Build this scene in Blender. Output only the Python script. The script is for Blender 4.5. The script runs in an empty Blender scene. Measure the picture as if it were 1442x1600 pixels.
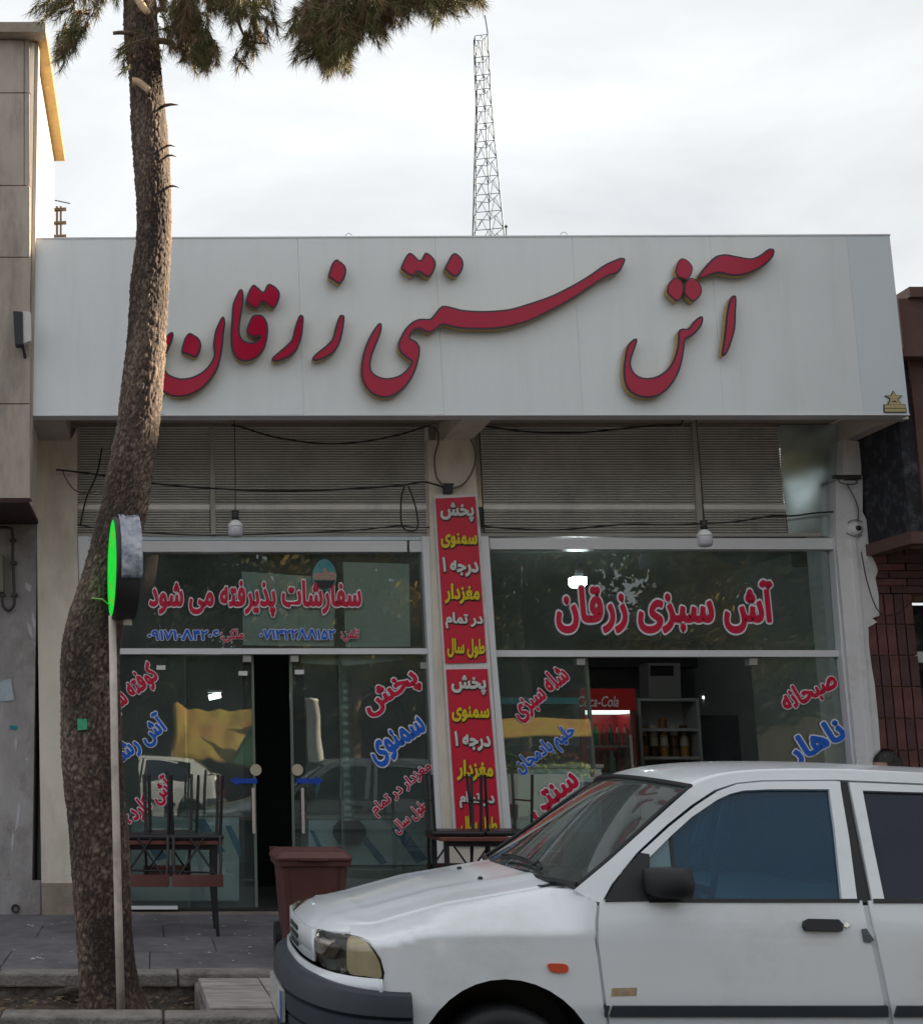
import bpy, bmesh, math, random
from math import sin, cos, tan, pi, radians, sqrt, atan2
from mathutils import Vector, Matrix, noise
from mathutils.geometry import tessellate_polygon, delaunay_2d_cdt
from mathutils.bvhtree import BVHTree
random.seed(7)
S = bpy.context.scene
C = S.collection

# ------------------------------------------------------------------ camera
FPX, CX, CY, HOR = 2100.0, 240.0, 800.0, 1180.0      # focal length in photo pixels, principal point, horizon row
PITCH = math.atan((HOR - CY) / FPX)
CAM = Vector((0, 0, 1.45))
cam = bpy.data.cameras.new('camera')
cam.sensor_fit = 'VERTICAL'
cam.sensor_height = 24
cam.sensor_width = 24 * 1442 / 1600
cam.lens = FPX / 1600 * 24
cam.shift_x = (721 - CX) / 1600
cam.shift_y = (CY - 800) / 1600
cam.clip_end = 2000
cam.clip_start = 0.05
co = bpy.data.objects.new('camera', cam)
C.objects.link(co)
co.location = CAM
co.rotation_euler = (radians(90) + PITCH, 0, 0)
S.camera = co

# ------------------------------------------------------------------ light
SUN_DIR = Vector((0.88, 0.17, 0.44)).normalized()     # towards the sun: from the right, behind the shop
w = bpy.data.worlds.new('World')
S.world = w
w.use_nodes = True
nt = w.node_tree
N = nt.nodes
L = nt.links
bg = N['Background']
bg.inputs['Strength'].default_value = 0.06
sky = N.new('ShaderNodeTexSky')
sky.sky_type = 'NISHITA'
sky.sun_disc = False
sky.sun_elevation = math.asin(SUN_DIR.z)
sky.sun_rotation = math.atan2(SUN_DIR.x, SUN_DIR.y)
sky.air_density = 1.0
sky.dust_density = 1.0
tc = N.new('ShaderNodeTexCoord')
mp = N.new('ShaderNodeMapping')
mp.inputs['Scale'].default_value = (1.0, 1.0, 2.6)
mp.inputs['Location'].default_value = (0.37, 0.1, 0.05)
ns = N.new('ShaderNodeTexNoise')
ns.inputs['Scale'].default_value = 2.3
ns.inputs['Detail'].default_value = 6
ns.inputs['Roughness'].default_value = 0.55
ns.inputs['Distortion'].default_value = 0.4
cr = N.new('ShaderNodeValToRGB')
cr.color_ramp.elements[0].position = 0.30
cr.color_ramp.elements[0].color = (2.95, 3.08, 3.2, 1)
cr.color_ramp.elements[1].position = 0.72
cr.color_ramp.elements[1].color = (4.75, 4.85, 4.95, 1)
# cloud cover: thick almost everywhere, breaking up to blue away from the sun
cov = N.new('ShaderNodeTexNoise')
cov.inputs['Scale'].default_value = 1.3
cov.inputs['Detail'].default_value = 4
dot = N.new('ShaderNodeVectorMath')
dot.operation = 'DOT_PRODUCT'
dot.inputs[1].default_value = (0.25, 0.97, 0.0)
ma = N.new('ShaderNodeMath')
ma.operation = 'MULTIPLY_ADD'
ma.inputs[1].default_value = 0.22
ma.inputs[2].default_value = 0.6
ad = N.new('ShaderNodeMath')
ad.operation = 'ADD'
cc = N.new('ShaderNodeClamp')
mx = N.new('ShaderNodeMixRGB')
L.new(tc.outputs['Generated'], mp.inputs['Vector'])
L.new(mp.outputs['Vector'], ns.inputs['Vector'])
L.new(ns.outputs['Fac'], cr.inputs['Fac'])
L.new(tc.outputs['Generated'], cov.inputs['Vector'])
L.new(tc.outputs['Generated'], dot.inputs[0])
L.new(dot.outputs['Value'], ma.inputs[0])
L.new(ma.outputs[0], ad.inputs[0])
L.new(cov.outputs['Fac'], ad.inputs[1])
L.new(ad.outputs[0], cc.inputs['Value'])
L.new(cc.outputs[0], mx.inputs['Fac'])
L.new(sky.outputs[0], mx.inputs['Color1'])
L.new(cr.outputs[0], mx.inputs['Color2'])
L.new(mx.outputs[0], bg.inputs['Color'])

sd = bpy.data.lights.new('sun', 'SUN')
sd.energy = 5.0
sd.angle = radians(0.6)
sd.color = (1.0, 0.84, 0.62)
so = bpy.data.objects.new('sun', sd)
C.objects.link(so)
so.location = (8, 4, 20)
so.rotation_euler = (-SUN_DIR).to_track_quat('-Z', 'Y').to_euler()
S.view_settings.view_transform = 'Standard'
S.view_settings.look = 'None'
S.view_settings.gamma = 1
S.view_settings.use_curve_mapping = False
S.view_settings.exposure = 1.92
S.cycles.use_denoising = True
S.cycles.max_bounces = 8
S.cycles.transparent_max_bounces = 24
S.cycles.glossy_bounces = 4
S.cycles.caustics_reflective = False
S.cycles.caustics_refractive = False
S.cycles.sample_clamp_indirect = 4

# ------------------------------------------------------------------ surveying: a photo pixel to a point in the place
SP, CP = sin(PITCH), cos(PITCH)
def ray(u, v):
    t = (CY - v) / FPX
    return Vector(((u - CX) / FPX, CP - SP * t, SP + CP * t))
def P(u, v, Y):
    d = ray(u, v)
    return CAM + d * (Y / d.y)
def PZ(u, v, z):
    d = ray(u, v)
    return CAM + d * ((z - CAM.z) / d.z)
def pxm(v, Y):                       # pixels per metre at row v, distance Y
    return FPX * ray(0, v).y / Y

# ------------------------------------------------------------------ materials
def mat(name, col, rough=0.7, metal=0.0, var=0.0, vscale=3.0, bump=0.0, bscale=40.0, col2=None, spec=0.5,
        coat=0.0, emit=None, es=0.0, stretch=(1, 1, 1), stain=None, stain_amt=0.0, sscale=1.5, sstretch=(1, 1, 1)):
    m = bpy.data.materials.new(name)
    m.use_nodes = True
    n = m.node_tree.nodes
    l = m.node_tree.links
    b = n['Principled BSDF']
    b.inputs['Base Color'].default_value = (*col, 1)
    b.inputs['Roughness'].default_value = rough
    b.inputs['Metallic'].default_value = metal
    b.inputs['Specular IOR Level'].default_value = spec
    if coat:
        b.inputs['Coat Weight'].default_value = coat
        b.inputs['Coat Roughness'].default_value = 0.04
    if emit:
        b.inputs['Emission Color'].default_value = (*emit, 1)
        b.inputs['Emission Strength'].default_value = es
    t = n.new('ShaderNodeTexCoord')
    mpn = n.new('ShaderNodeMapping')
    mpn.inputs['Scale'].default_value = stretch
    l.new(t.outputs['Object'], mpn.inputs['Vector'])
    cur = None
    if var > 0 or col2:
        x = n.new('ShaderNodeTexNoise')
        x.inputs['Scale'].default_value = vscale
        x.inputs['Detail'].default_value = 8
        x.inputs['Roughness'].default_value = 0.65
        l.new(mpn.outputs[0], x.inputs['Vector'])
        r = n.new('ShaderNodeValToRGB')
        r.color_ramp.elements[0].position = 0.32
        r.color_ramp.elements[1].position = 0.68
        c2 = col2 or tuple(min(1, c * (1 + var)) for c in col)
        c1 = col if col2 else tuple(c * (1 - var) for c in col)
        r.color_ramp.elements[0].color = (*c1, 1)
        r.color_ramp.elements[1].color = (*c2, 1)
        l.new(x.outputs['Fac'], r.inputs['Fac'])
        cur = r.outputs[0]
    if stain:
        x = n.new('ShaderNodeTexNoise')
        x.inputs['Scale'].default_value = sscale
        x.inputs['Detail'].default_value = 9
        x.inputs['Roughness'].default_value = 0.7
        mp2 = n.new('ShaderNodeMapping')
        mp2.inputs['Scale'].default_value = sstretch
        mp2.inputs['Location'].default_value = (3.1, 1.7, 0.4)
        l.new(t.outputs['Object'], mp2.inputs['Vector'])
        l.new(mp2.outputs[0], x.inputs['Vector'])
        r = n.new('ShaderNodeValToRGB')
        r.color_ramp.elements[0].position = 0.5
        r.color_ramp.elements[1].position = 0.72
        r.color_ramp.elements[0].color = (0, 0, 0, 1)
        r.color_ramp.elements[1].color = (stain_amt,) * 3 + (1,)
        l.new(x.outputs['Fac'], r.inputs['Fac'])
        q = n.new('ShaderNodeMixRGB')
        l.new(r.outputs[0], q.inputs['Fac'])
        if cur: l.new(cur, q.inputs['Color1'])
        else: q.inputs['Color1'].default_value = (*col, 1)
        q.inputs['Color2'].default_value = (*stain, 1)
        cur = q.outputs[0]
    if cur: l.new(cur, b.inputs['Base Color'])
    if bump:
        x = n.new('ShaderNodeTexNoise')
        x.inputs['Scale'].default_value = bscale
        x.inputs['Detail'].default_value = 5
        l.new(mpn.outputs[0], x.inputs['Vector'])
        bn = n.new('ShaderNodeBump')
        bn.inputs['Strength'].default_value = bump
        bn.inputs['Distance'].default_value = 0.02
        l.new(x.outputs['Fac'], bn.inputs['Height'])
        l.new(bn.outputs[0], b.inputs['Normal'])
    return m

def glass_mat(name, tint=(0.8, 0.9, 0.88), haze=0.06, hazecol=(0.35, 0.4, 0.38), ior=1.55, opaque=0.0, body=(0.02, 0.03, 0.04), boost=1.0):
    """thin window pane: mirror reflection by Fresnel, tinted see-through, a diffuse film for dust and painted-in sheen"""
    m = bpy.data.materials.new(name)
    m.use_nodes = True
    n = m.node_tree.nodes
    l = m.node_tree.links
    n.remove(n['Principled BSDF'])
    out = n['Material Output']
    tr = n.new('ShaderNodeBsdfTransparent')
    tr.inputs[0].default_value = (*tint, 1)
    gl = n.new('ShaderNodeBsdfGlossy')
    gl.inputs['Roughness'].default_value = 0.0
    gl.inputs['Color'].default_value = (1, 1, 1, 1)
    df = n.new('ShaderNodeBsdfDiffuse')
    df.inputs[0].default_value = (*hazecol, 1)
    fr = n.new('ShaderNodeFresnel')
    fr.inputs['IOR'].default_value = ior
    mb = n.new('ShaderNodeMath')
    mb.operation = 'MULTIPLY'
    mb.use_clamp = True
    mb.inputs[1].default_value = boost
    l.new(fr.outputs[0], mb.inputs[0])
    no = n.new('ShaderNodeTexNoise')
    no.inputs['Scale'].default_value = 2.0
    no.inputs['Detail'].default_value = 8
    t = n.new('ShaderNodeTexCoord')
    l.new(t.outputs['Object'], no.inputs['Vector'])
    mm = n.new('ShaderNodeMath')
    mm.operation = 'MULTIPLY'
    mm.inputs[1].default_value = haze * 2
    l.new(no.outputs['Fac'], mm.inputs[0])
    m1 = n.new('ShaderNodeMixShader')
    l.new(mm.outputs[0], m1.inputs['Fac'])
    l.new(tr.outputs[0], m1.inputs[1])
    l.new(df.outputs[0], m1.inputs[2])
    last = m1
    if opaque:
        d2 = n.new('ShaderNodeBsdfDiffuse')
        d2.inputs[0].default_value = (*body, 1)
        m3 = n.new('ShaderNodeMixShader')
        m3.inputs['Fac'].default_value = opaque
        l.new(m1.outputs[0], m3.inputs[1])
        l.new(d2.outputs[0], m3.inputs[2])
        last = m3
    m2 = n.new('ShaderNodeMixShader')
    l.new(mb.outputs[0], m2.inputs['Fac'])
    l.new(last.outputs[0], m2.inputs[1])
    l.new(gl.outputs[0], m2.inputs[2])
    # faint waviness of float glass
    wn = n.new('ShaderNodeTexNoise')
    wn.inputs['Scale'].default_value = 1.6
    wn.inputs['Detail'].default_value = 1
    l.new(t.outputs['Object'], wn.inputs['Vector'])
    bn = n.new('ShaderNodeBump')
    bn.inputs['Strength'].default_value = 0.12
    bn.inputs['Distance'].default_value = 0.02
    l.new(wn.outputs['Fac'], bn.inputs['Height'])
    l.new(bn.outputs[0], gl.inputs['Normal'])
    l.new(m2.outputs[0], out.inputs['Surface'])
    return m

# ------------------------------------------------------------------ objects
WLOC = {}
def wloc(o): return WLOC.get(o.name, Vector((0, 0, 0))) if o else Vector((0, 0, 0))
def tag(o, label=None, cat=None, group=None, kind=None):
    if label: o['label'] = label
    if cat: o['category'] = cat
    if group: o['group'] = group
    if kind: o['kind'] = kind
    return o
def thing(name, loc, label, cat, group=None, rz=0):
    o = bpy.data.objects.new(name, None)
    C.objects.link(o)
    o.empty_display_size = 0.2
    o.location = loc
    o.rotation_euler = (0, 0, rz)
    WLOC[o.name] = Vector(loc)
    return tag(o, label, cat, group)
def obj(name, V, F, m, parent=None, smooth=False, origin=None, **kw):
    """one mesh object; V are world points (relative to the parent thing's base when it was set up)"""
    base = wloc(parent)
    org = Vector(origin) if origin is not None else base
    me = bpy.data.meshes.new(name)
    me.from_pydata([tuple(Vector(v) - org) for v in V], [], F)
    if smooth:
        for p in me.polygons: p.use_smooth = True
    if m:
        for q in (m if isinstance(m, (list, tuple)) else [m]): me.materials.append(q)
    o = bpy.data.objects.new(name, me)
    C.objects.link(o)
    if parent: o.parent = parent
    o.location = org - base
    WLOC[o.name] = org
    return tag(o, **kw)
def copy_tree(o, parent=None):
    c = o.copy()
    C.objects.link(c)
    c.parent = parent
    for ch in [x for x in KIDS(o)]: copy_tree(ch, c)
    return c
def KIDS(o): return [x for x in list(C.objects) if x.parent == o]
class MB:
    def __init__(s): s.V = []; s.F = []
    def add(s, V, F):
        n = len(s.V)
        s.V += [Vector(v) for v in V]
        s.F += [tuple(i + n for i in f) for f in F]
        return s
    def box(s, a, b):
        x0, y0, z0 = a; x1, y1, z1 = b
        return s.add([(x0, y0, z0), (x1, y0, z0), (x1, y1, z0), (x0, y1, z0), (x0, y0, z1), (x1, y0, z1), (x1, y1, z1), (x0, y1, z1)],
                     [(0, 3, 2, 1), (4, 5, 6, 7), (0, 1, 5, 4), (1, 2, 6, 5), (2, 3, 7, 6), (3, 0, 4, 7)])
    def tube(s, pts, r, n=8, caps=True):
        pts = [Vector(p) for p in pts]
        rs = r if isinstance(r, (list, tuple)) else [r] * len(pts)
        up = None; V = []; F = []
        for i, p in enumerate(pts):
            t = (pts[min(i + 1, len(pts) - 1)] - pts[max(i - 1, 0)])
            t = t.normalized() if t.length > 1e-9 else Vector((0, 0, 1))
            if up is None:
                up = Vector((0, 0, 1)) if abs(t.z) < .9 else Vector((0, 1, 0))
            a = t.cross(up)
            a = a.normalized() if a.length > 1e-6 else t.orthogonal().normalized()
            up = a.cross(t).normalized()
            for k in range(n):
                an = 2 * pi * k / n
                V.append(p + (a * cos(an) + up * sin(an)) * rs[i])
        for i in range(len(pts) - 1):
            for k in range(n):
                k2 = (k + 1) % n
                F.append((i * n + k, i * n + k2, (i + 1) * n + k2, (i + 1) * n + k))
        if caps:
            F.append(tuple(reversed(range(n)))); F.append(tuple((len(pts) - 1) * n + k for k in range(n)))
        return s.add(V, F)
    def lathe(s, c, prof, n=24, axis='Z'):
        c = Vector(c); V = []; F = []
        for r, h in prof:
            for k in range(n):
                a = 2 * pi * k / n
                if axis == 'Z': V.append(c + Vector((r * cos(a), r * sin(a), h)))
                elif axis == 'Y': V.append(c + Vector((r * cos(a), h, r * sin(a))))
                else: V.append(c + Vector((h, r * cos(a), r * sin(a))))
        for i in range(len(prof) - 1):
            for k in range(n):
                k2 = (k + 1) % n
                F.append((i * n + k, i * n + k2, (i + 1) * n + k2, (i + 1) * n + k))
        return s.add(V, F)
    def prism(s, poly, d):
        """closed outline of 3-D points, swept along vector d"""
        d = Vector(d); poly = [Vector(p) for p in poly]; n = len(poly)
        tris = tessellate_polygon([poly])
        V = poly + [p + d for p in poly]
        F = [tuple(t) for t in tris] + [tuple(i + n for i in reversed(t)) for t in tris]
        F += [(i, (i + 1) % n, (i + 1) % n + n, i + n) for i in range(n)]
        return s.add(V, F)
    def pxprism(s, px, Y, d):
        return s.prism([P(u, v, Y) for u, v in px], (0, d, 0))
    def build(s, name, m, parent=None, smooth=False, **kw):
        o = obj(name, s.V, s.F, m, parent, smooth, **kw)
        bm = bmesh.new(); bm.from_mesh(o.data)
        bmesh.ops.recalc_face_normals(bm, faces=bm.faces)
        bm.to_mesh(o.data); bm.free()
        return o
def rect(u0, v0, u1, v1): return [(u0, v0), (u1, v0), (u1, v1), (u0, v1)]
def bevel(o, w=0.01, seg=2):
    b = o.modifiers.new('bevel', 'BEVEL'); b.width = w; b.segments = seg; b.limit_method = 'ANGLE'; b.angle_limit = radians(40)
    return o
def catmull(pts, k=6, closed=False):
    out = []; n = len(pts)
    rng = range(n) if closed else range(n - 1)
    for i in rng:
        g = lambda j: Vector(pts[j % n]) if closed else Vector(pts[max(0, min(n - 1, j))])
        a, b, c, d = g(i - 1), g(i), g(i + 1), g(i + 2)
        for q in range(k):
            t = q / k
            out.append(0.5 * ((2 * b) + (c - a) * t + (2 * a - 5 * b + 4 * c - d) * t * t + (3 * b - a - 3 * c + d) * t ** 3))
    if not closed: out.append(Vector(pts[-1]))
    return out
def pxcurve(pts, Y, k=5):
    """pixel polyline -> smooth 3-D line; entries (u, v) or (u, v, Y)"""
    return catmull([P(p[0], p[1], p[2] if len(p) > 2 else Y) for p in pts], k)

# ------------------------------------------------------------------ lettering
AR = {'آ': (0xFE81, 0xFE82), 'ا': (0xFE8D, 0xFE8E), 'ب': (0xFE8F, 0xFE90, 0xFE91, 0xFE92), 'ت': (0xFE95, 0xFE96, 0xFE97, 0xFE98),
      'پ': (0xFB56, 0xFB57, 0xFB58, 0xFB59), 'ج': (0xFE9D, 0xFE9E, 0xFE9F, 0xFEA0), 'ح': (0xFEA1, 0xFEA2, 0xFEA3, 0xFEA4),
      'خ': (0xFEA5, 0xFEA6, 0xFEA7, 0xFEA8), 'د': (0xFEA9, 0xFEAA), 'ذ': (0xFEAB, 0xFEAC), 'ر': (0xFEAD, 0xFEAE), 'ز': (0xFEAF, 0xFEB0),
      'س': (0xFEB1, 0xFEB2, 0xFEB3, 0xFEB4), 'ش': (0xFEB5, 0xFEB6, 0xFEB7, 0xFEB8), 'ص': (0xFEB9, 0xFEBA, 0xFEBB, 0xFEBC),
      'ط': (0xFEC1, 0xFEC2, 0xFEC3, 0xFEC4), 'غ': (0xFECD, 0xFECE, 0xFECF, 0xFED0), 'ف': (0xFED1, 0xFED2, 0xFED3, 0xFED4),
      'ق': (0xFED5, 0xFED6, 0xFED7, 0xFED8), 'ک': (0xFB8E, 0xFB8F, 0xFB90, 0xFB91), 'ل': (0xFEDD, 0xFEDE, 0xFEDF, 0xFEE0),
      'م': (0xFEE1, 0xFEE2, 0xFEE3, 0xFEE4), 'ن': (0xFEE5, 0xFEE6, 0xFEE7, 0xFEE8), 'ه': (0xFEE9, 0xFEEA, 0xFEEB, 0xFEEC),
      'و': (0xFEED, 0xFEEE), 'ی': (0xFBFC, 0xFBFD, 0xFBFE, 0xFBFF)}
def shape(s):
    out = []
    for i, ch in enumerate(s):
        if ch not in AR: out.append(ch); continue
        f = AR[ch]
        prev = s[i - 1] if i else ' '
        nxt = s[i + 1] if i + 1 < len(s) else ' '
        jp = prev in AR and len(AR[prev]) == 4
        jn = nxt in AR and len(f) == 4
        k = (3 if jp else 2) if jn else (1 if jp else 0)
        out.append(chr(f[k]))
    return ''.join(reversed(out))
TXT = {}
def text_mesh(s, fat=0.0, arabic=True, shear=0.0):
    """flat letters, thickened evenly by fat (font units): strokes and round joints are laid in very thin layers"""
    key = (s, fat, shear)
    if key in TXT: return TXT[key]
    c = bpy.data.curves.new('lettering', 'FONT')
    c.body = shape(s) if arabic else s
    c.resolution_u = 3
    c.shear = shear
    o = bpy.data.objects.new('lettering', c)
    C.objects.link(o)
    dg = bpy.context.evaluated_depsgraph_get()
    me = bpy.data.meshes.new_from_object(o.evaluated_get(dg))
    V = [(v.co.x, v.co.y) for v in me.vertices]
    F = [tuple(p.vertices) for p in me.polygons]
    bpy.data.meshes.remove(me); bpy.data.objects.remove(o); bpy.data.curves.remove(c)
    par = list(range(len(V)))
    def fd(a):
        while par[a] != a: par[a] = par[par[a]]; a = par[a]
        return a
    cnt = {}
    for f in F:
        for b in f[1:]: par[fd(b)] = fd(f[0])
        for k in range(len(f)):
            e = frozenset((f[k], f[(k + 1) % len(f)])); cnt[e] = cnt.get(e, 0) + 1
    isl = {}
    H = [isl.setdefault(fd(i), len(isl)) % 5 for i in range(len(V))]
    if fat > 0:
        q = 0
        bv_ = set()
        for e, k in cnt.items():
            if k != 1 or len(e) != 2: continue
            a, b = [Vector(V[i]) for i in e]
            bv_ |= set(e)
            d = b - a
            if d.length < 1e-6: continue
            n = Vector((-d.y, d.x)).normalized() * fat
            n0 = len(V); q += 1
            V += [tuple(a + n), tuple(b + n), tuple(b - n), tuple(a - n)]; F.append((n0, n0 + 1, n0 + 2, n0 + 3)); H += [5 + q % 7] * 4
        for i in bv_:
            a = V[i]; n0 = len(V); q += 1
            V += [(a[0] + fat * cos(t * pi / 4), a[1] + fat * sin(t * pi / 4)) for t in range(8)]
            F.append(tuple(range(n0, n0 + 8))); H += [12 + q % 7] * 8
    TXT[key] = (V, F, H)
    return TXT[key]
def lettering(s, cu, cv, wpx, hpx, ang, Y, m, parent, off=0.02, rim=None, rim_off=0.05, lean=0.0, name='lettering', arabic=True, shear=0.0, skew=0.0, rim_shift=(0, 0)):
    """flat print: fitted to wpx x hpx photo pixels about (cu, cv), turned by ang degrees, on plane Y (facing the street)"""
    V0, F0, H0 = text_mesh(s, off, arabic, shear)
    ref = text_mesh(s, rim_off if rim else off, arabic, shear)[0]
    xs = [v[0] for v in ref]; ys = [v[1] for v in ref]
    x0, x1, y0, y1 = min(xs), max(xs), min(ys), max(ys)
    sc = pxm(cv, Y)
    W, Hh = wpx / sc, hpx / sc
    c = P(cu, cv, Y)
    a = radians(ang)
    ex = Vector((cos(a), 0, sin(a)))
    a2 = radians(ang + skew); ez = Vector((-sin(a2), 0, cos(a2)))
    def place(V, H, dy, sh=(0, 0)):
        r = []
        for (x, y), h in zip(V, H):
            fx = (x - (x0 + x1) / 2) / (x1 - x0) * W + sh[0]; fy = (y - (y0 + y1) / 2) / (y1 - y0) * Hh + sh[1]
            r.append(c + ex * fx + ez * (fy) + ex * (lean * fy) + Vector((0, dy - h * 0.00012, 0)))
        return r
    o = obj(name, place(V0, H0, -0.005), F0, m, parent)
    if rim:
        V1, F1, H1 = text_mesh(s, rim_off, arabic, shear)
        obj('lettering_outline', place(V1, H1, -0.001, rim_shift), F1, rim, parent)
    return o
M = {}
M['fascia'] = mat('fascia_composite', (0.78, 0.82, 0.84), rough=0.32, var=0.03, vscale=0.8, coat=0.15, stain=(.55, .53, .50), stain_amt=.22, sscale=1.3, sstretch=(3.5, 1, .35))
M['fascia2'] = mat('fascia_composite_cool', (0.72, 0.79, 0.84), rough=0.28, var=0.03, vscale=0.8, coat=0.2)  # cooler tone of the end panel stands in for what it reflects
M['trim'] = mat('white_metal_trim', (0.75, 0.76, 0.78), rough=0.4)
M['soffit'] = mat('soffit_plaster', (0.50, 0.45, 0.41), rough=0.9, var=0.15, vscale=2, bump=0.2)
M['cream'] = mat('cream_wall_paint', (0.74, 0.68, 0.58), rough=0.8, var=0.06, vscale=2.5, bump=0.15, bscale=60, stain=(0.33, 0.28, 0.22), stain_amt=0.45, sscale=1.6, sstretch=(2, 2, .6))
M['white_wall'] = mat('white_wall_paint', (0.78, 0.78, 0.79), rough=0.8, var=0.05, vscale=2, bump=0.15, bscale=60, stain=(0.36, 0.33, 0.30), stain_amt=0.5, sscale=1.8)
M['frame'] = mat('white_aluminium', (0.76, 0.77, 0.79), rough=0.35, spec=0.6, var=0.04)
M['shutter'] = mat('rolled_steel_slat', (0.82, 0.80, 0.75), rough=0.5, metal=0.1, var=0.12, vscale=2.2, stain=(0.36, 0.37, 0.39), stain_amt=0.6, sscale=1.6, sstretch=(1.2, 1, 0.7))
M['sheet_metal'] = mat('galvanised_sheet', (0.55, 0.66, 0.66), rough=0.27, metal=0.9, var=0.15, vscale=3)
M['red_face'] = mat('red_acrylic', (0.44, 0.002, 0.040), rough=0.18, coat=0.05, spec=0.3)
M['dark_rim'] = mat('dark_channel_edge', (0.035, 0.02, 0.045), rough=0.4)
M['gold_side'] = mat('gold_channel_side', (0.50, 0.33, 0.10), rough=0.45, metal=0.35)
M['black'] = mat('black_plastic', (0.02, 0.02, 0.022), rough=0.5)
M['cable'] = mat('black_cable_sheath', (0.025, 0.023, 0.022), rough=0.6)
M['cable_grey'] = mat('grey_cable_sheath', (0.16, 0.14, 0.12), rough=0.6)
M['banner'] = mat('red_banner_vinyl', (0.62, 0.012, 0.045), rough=0.45, var=0.05)
M['p_white'] = mat('print_white', (0.72, 0.72, 0.70), rough=0.5)
M['p_yellow'] = mat('print_yellow', (0.80, 0.62, 0.02), rough=0.5)
M['p_black'] = mat('print_black', (0.03, 0.02, 0.02), rough=0.5)
M['v_red'] = mat('vinyl_red', (0.62, 0.003, 0.05), rough=0.4)
M['v_blue'] = mat('vinyl_blue', (0.010, 0.14, 0.68), rough=0.4)
M['v_white'] = mat('vinyl_white', (0.86, 0.84, 0.90), rough=0.4)
M['v_arrow'] = mat('vinyl_arrow_blue', (0.005, 0.06, 0.42), rough=0.4)
M['stone'] = mat('travertine_slab', (0.46, 0.40, 0.34), rough=0.75, var=0.12, vscale=2.5, bump=0.25, bscale=25, stretch=(1, 1, 0.5), stain=(0.14, 0.12, 0.11), stain_amt=0.7, sscale=1.4, sstretch=(2.2, 2.2, 0.5))
M['stone_trim'] = mat('travertine_coping', (0.30, 0.25, 0.20), rough=0.8, var=0.2, vscale=6, bump=0.4, bscale=20)
M['ochre'] = mat('ochre_eave_paint', (0.30, 0.19, 0.065), rough=0.8, var=0.2, vscale=4, bump=0.3, bscale=30)
M['side_wall'] = mat('pale_side_wall', (0.80, 0.77, 0.70), rough=0.8, var=0.05, vscale=3, stain=(0.45, 0.33, 0.2), stain_amt=0.5, sscale=2, sstretch=(1, 1, .4))
M['dark_soffit'] = mat('oxblood_soffit', (0.035, 0.012, 0.014), rough=0.8)
M['grey_wall'] = mat('stained_grey_render', (0.36, 0.34, 0.34), rough=0.9, var=0.22, vscale=2.4, bump=0.5, bscale=30, stain=(0.13, 0.10, 0.085), stain_amt=0.9, sscale=1.7, stretch=(1.5, 1.5, 0.6))
M['pipe'] = mat('painted_conduit', (0.04, 0.03, 0.03), rough=0.5)
M['brown_panel'] = mat('brown_cladding', (0.12, 0.06, 0.052), rough=0.55, var=0.2, vscale=5, bump=0.1)
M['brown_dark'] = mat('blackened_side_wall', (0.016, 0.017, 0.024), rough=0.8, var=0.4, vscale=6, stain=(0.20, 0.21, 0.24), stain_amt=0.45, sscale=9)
M['brick'] = mat('glazed_brown_brick', (0.135, 0.050, 0.048), rough=0.42, var=0.35, vscale=7, bump=0.2, bscale=60)
M['brick2'] = mat('glazed_dark_brick', (0.085, 0.036, 0.040), rough=0.42, var=0.35, vscale=7, bump=0.2, bscale=60)
M['mortar'] = mat('brick_mortar', (0.16, 0.085, 0.06), rough=0.9, var=0.15)
M['mortar_h'] = mat('pale_bed_joint', (0.30, 0.20, 0.14), rough=0.9, var=0.15)
M['asphalt'] = mat('asphalt', (0.07, 0.07, 0.072), rough=0.85, var=0.25, vscale=12, bump=0.6, bscale=220)
M['earth'] = mat('dry_earth', (0.09, 0.07, 0.055), rough=0.95, var=0.35, vscale=9, bump=0.8, bscale=60)
M['paving'] = mat('dark_paving_slab', (0.125, 0.122, 0.14), rough=0.8, var=0.25, vscale=5, bump=0.5, bscale=120, stain=(0.05, 0.045, 0.045), stain_amt=0.7, sscale=2.2, col2=(0.19, 0.185, 0.20))
M['kerb'] = mat('concrete_kerb', (0.24, 0.22, 0.205), rough=0.9, var=0.25, vscale=6, bump=0.7, bscale=50, stain=(0.06, 0.05, 0.045), stain_amt=0.8, sscale=4)
M['kerb_face'] = mat('rubble_kerb_face', (0.06, 0.05, 0.045), rough=0.95, bump=1.0, bscale=30, col2=(0.17, 0.145, 0.13), vscale=14)
M['bridge'] = mat('marble_bridge_slab', (0.50, 0.46, 0.45), rough=0.7, bump=0.3, bscale=40, col2=(0.20, 0.17, 0.16), vscale=5, stretch=(0.6, 2.5, 2.5))
M['threshold'] = mat('stone_threshold', (0.24, 0.20, 0.17), rough=0.8, var=0.2, vscale=5, bump=0.4)
M['shop_glass'] = glass_mat('shop_glass', tint=(0.86, 0.94, 0.91), haze=0.065, hazecol=(0.50, 0.60, 0.58), ior=1.5, boost=1.9)
M['room_wall'] = mat('interior_wall_paint', (0.36, 0.39, 0.37), rough=0.8, var=0.1)
M['room_dark'] = mat('interior_dark_panel', (0.06, 0.06, 0.065), rough=0.7, var=0.2)
M['tile_floor'] = mat('interior_tile_floor', (0.16, 0.16, 0.16), rough=0.3, var=0.1)
M['lamp_on'] = mat('lit_lamp', (0.9, 0.9, 0.9), emit=(0.9, 0.95, 1.0), es=11)
M['lamp_on2'] = mat('lit_tube', (0.9, 0.9, 0.9), emit=(0.95, 0.97, 1.0), es=3)
M['bulb_glass'] = mat('frosted_bulb', (0.55, 0.55, 0.60), rough=0.35)
M['bulb_white'] = mat('white_bulb_body', (0.75, 0.75, 0.75), rough=0.4)
M['bark'] = None
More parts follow.
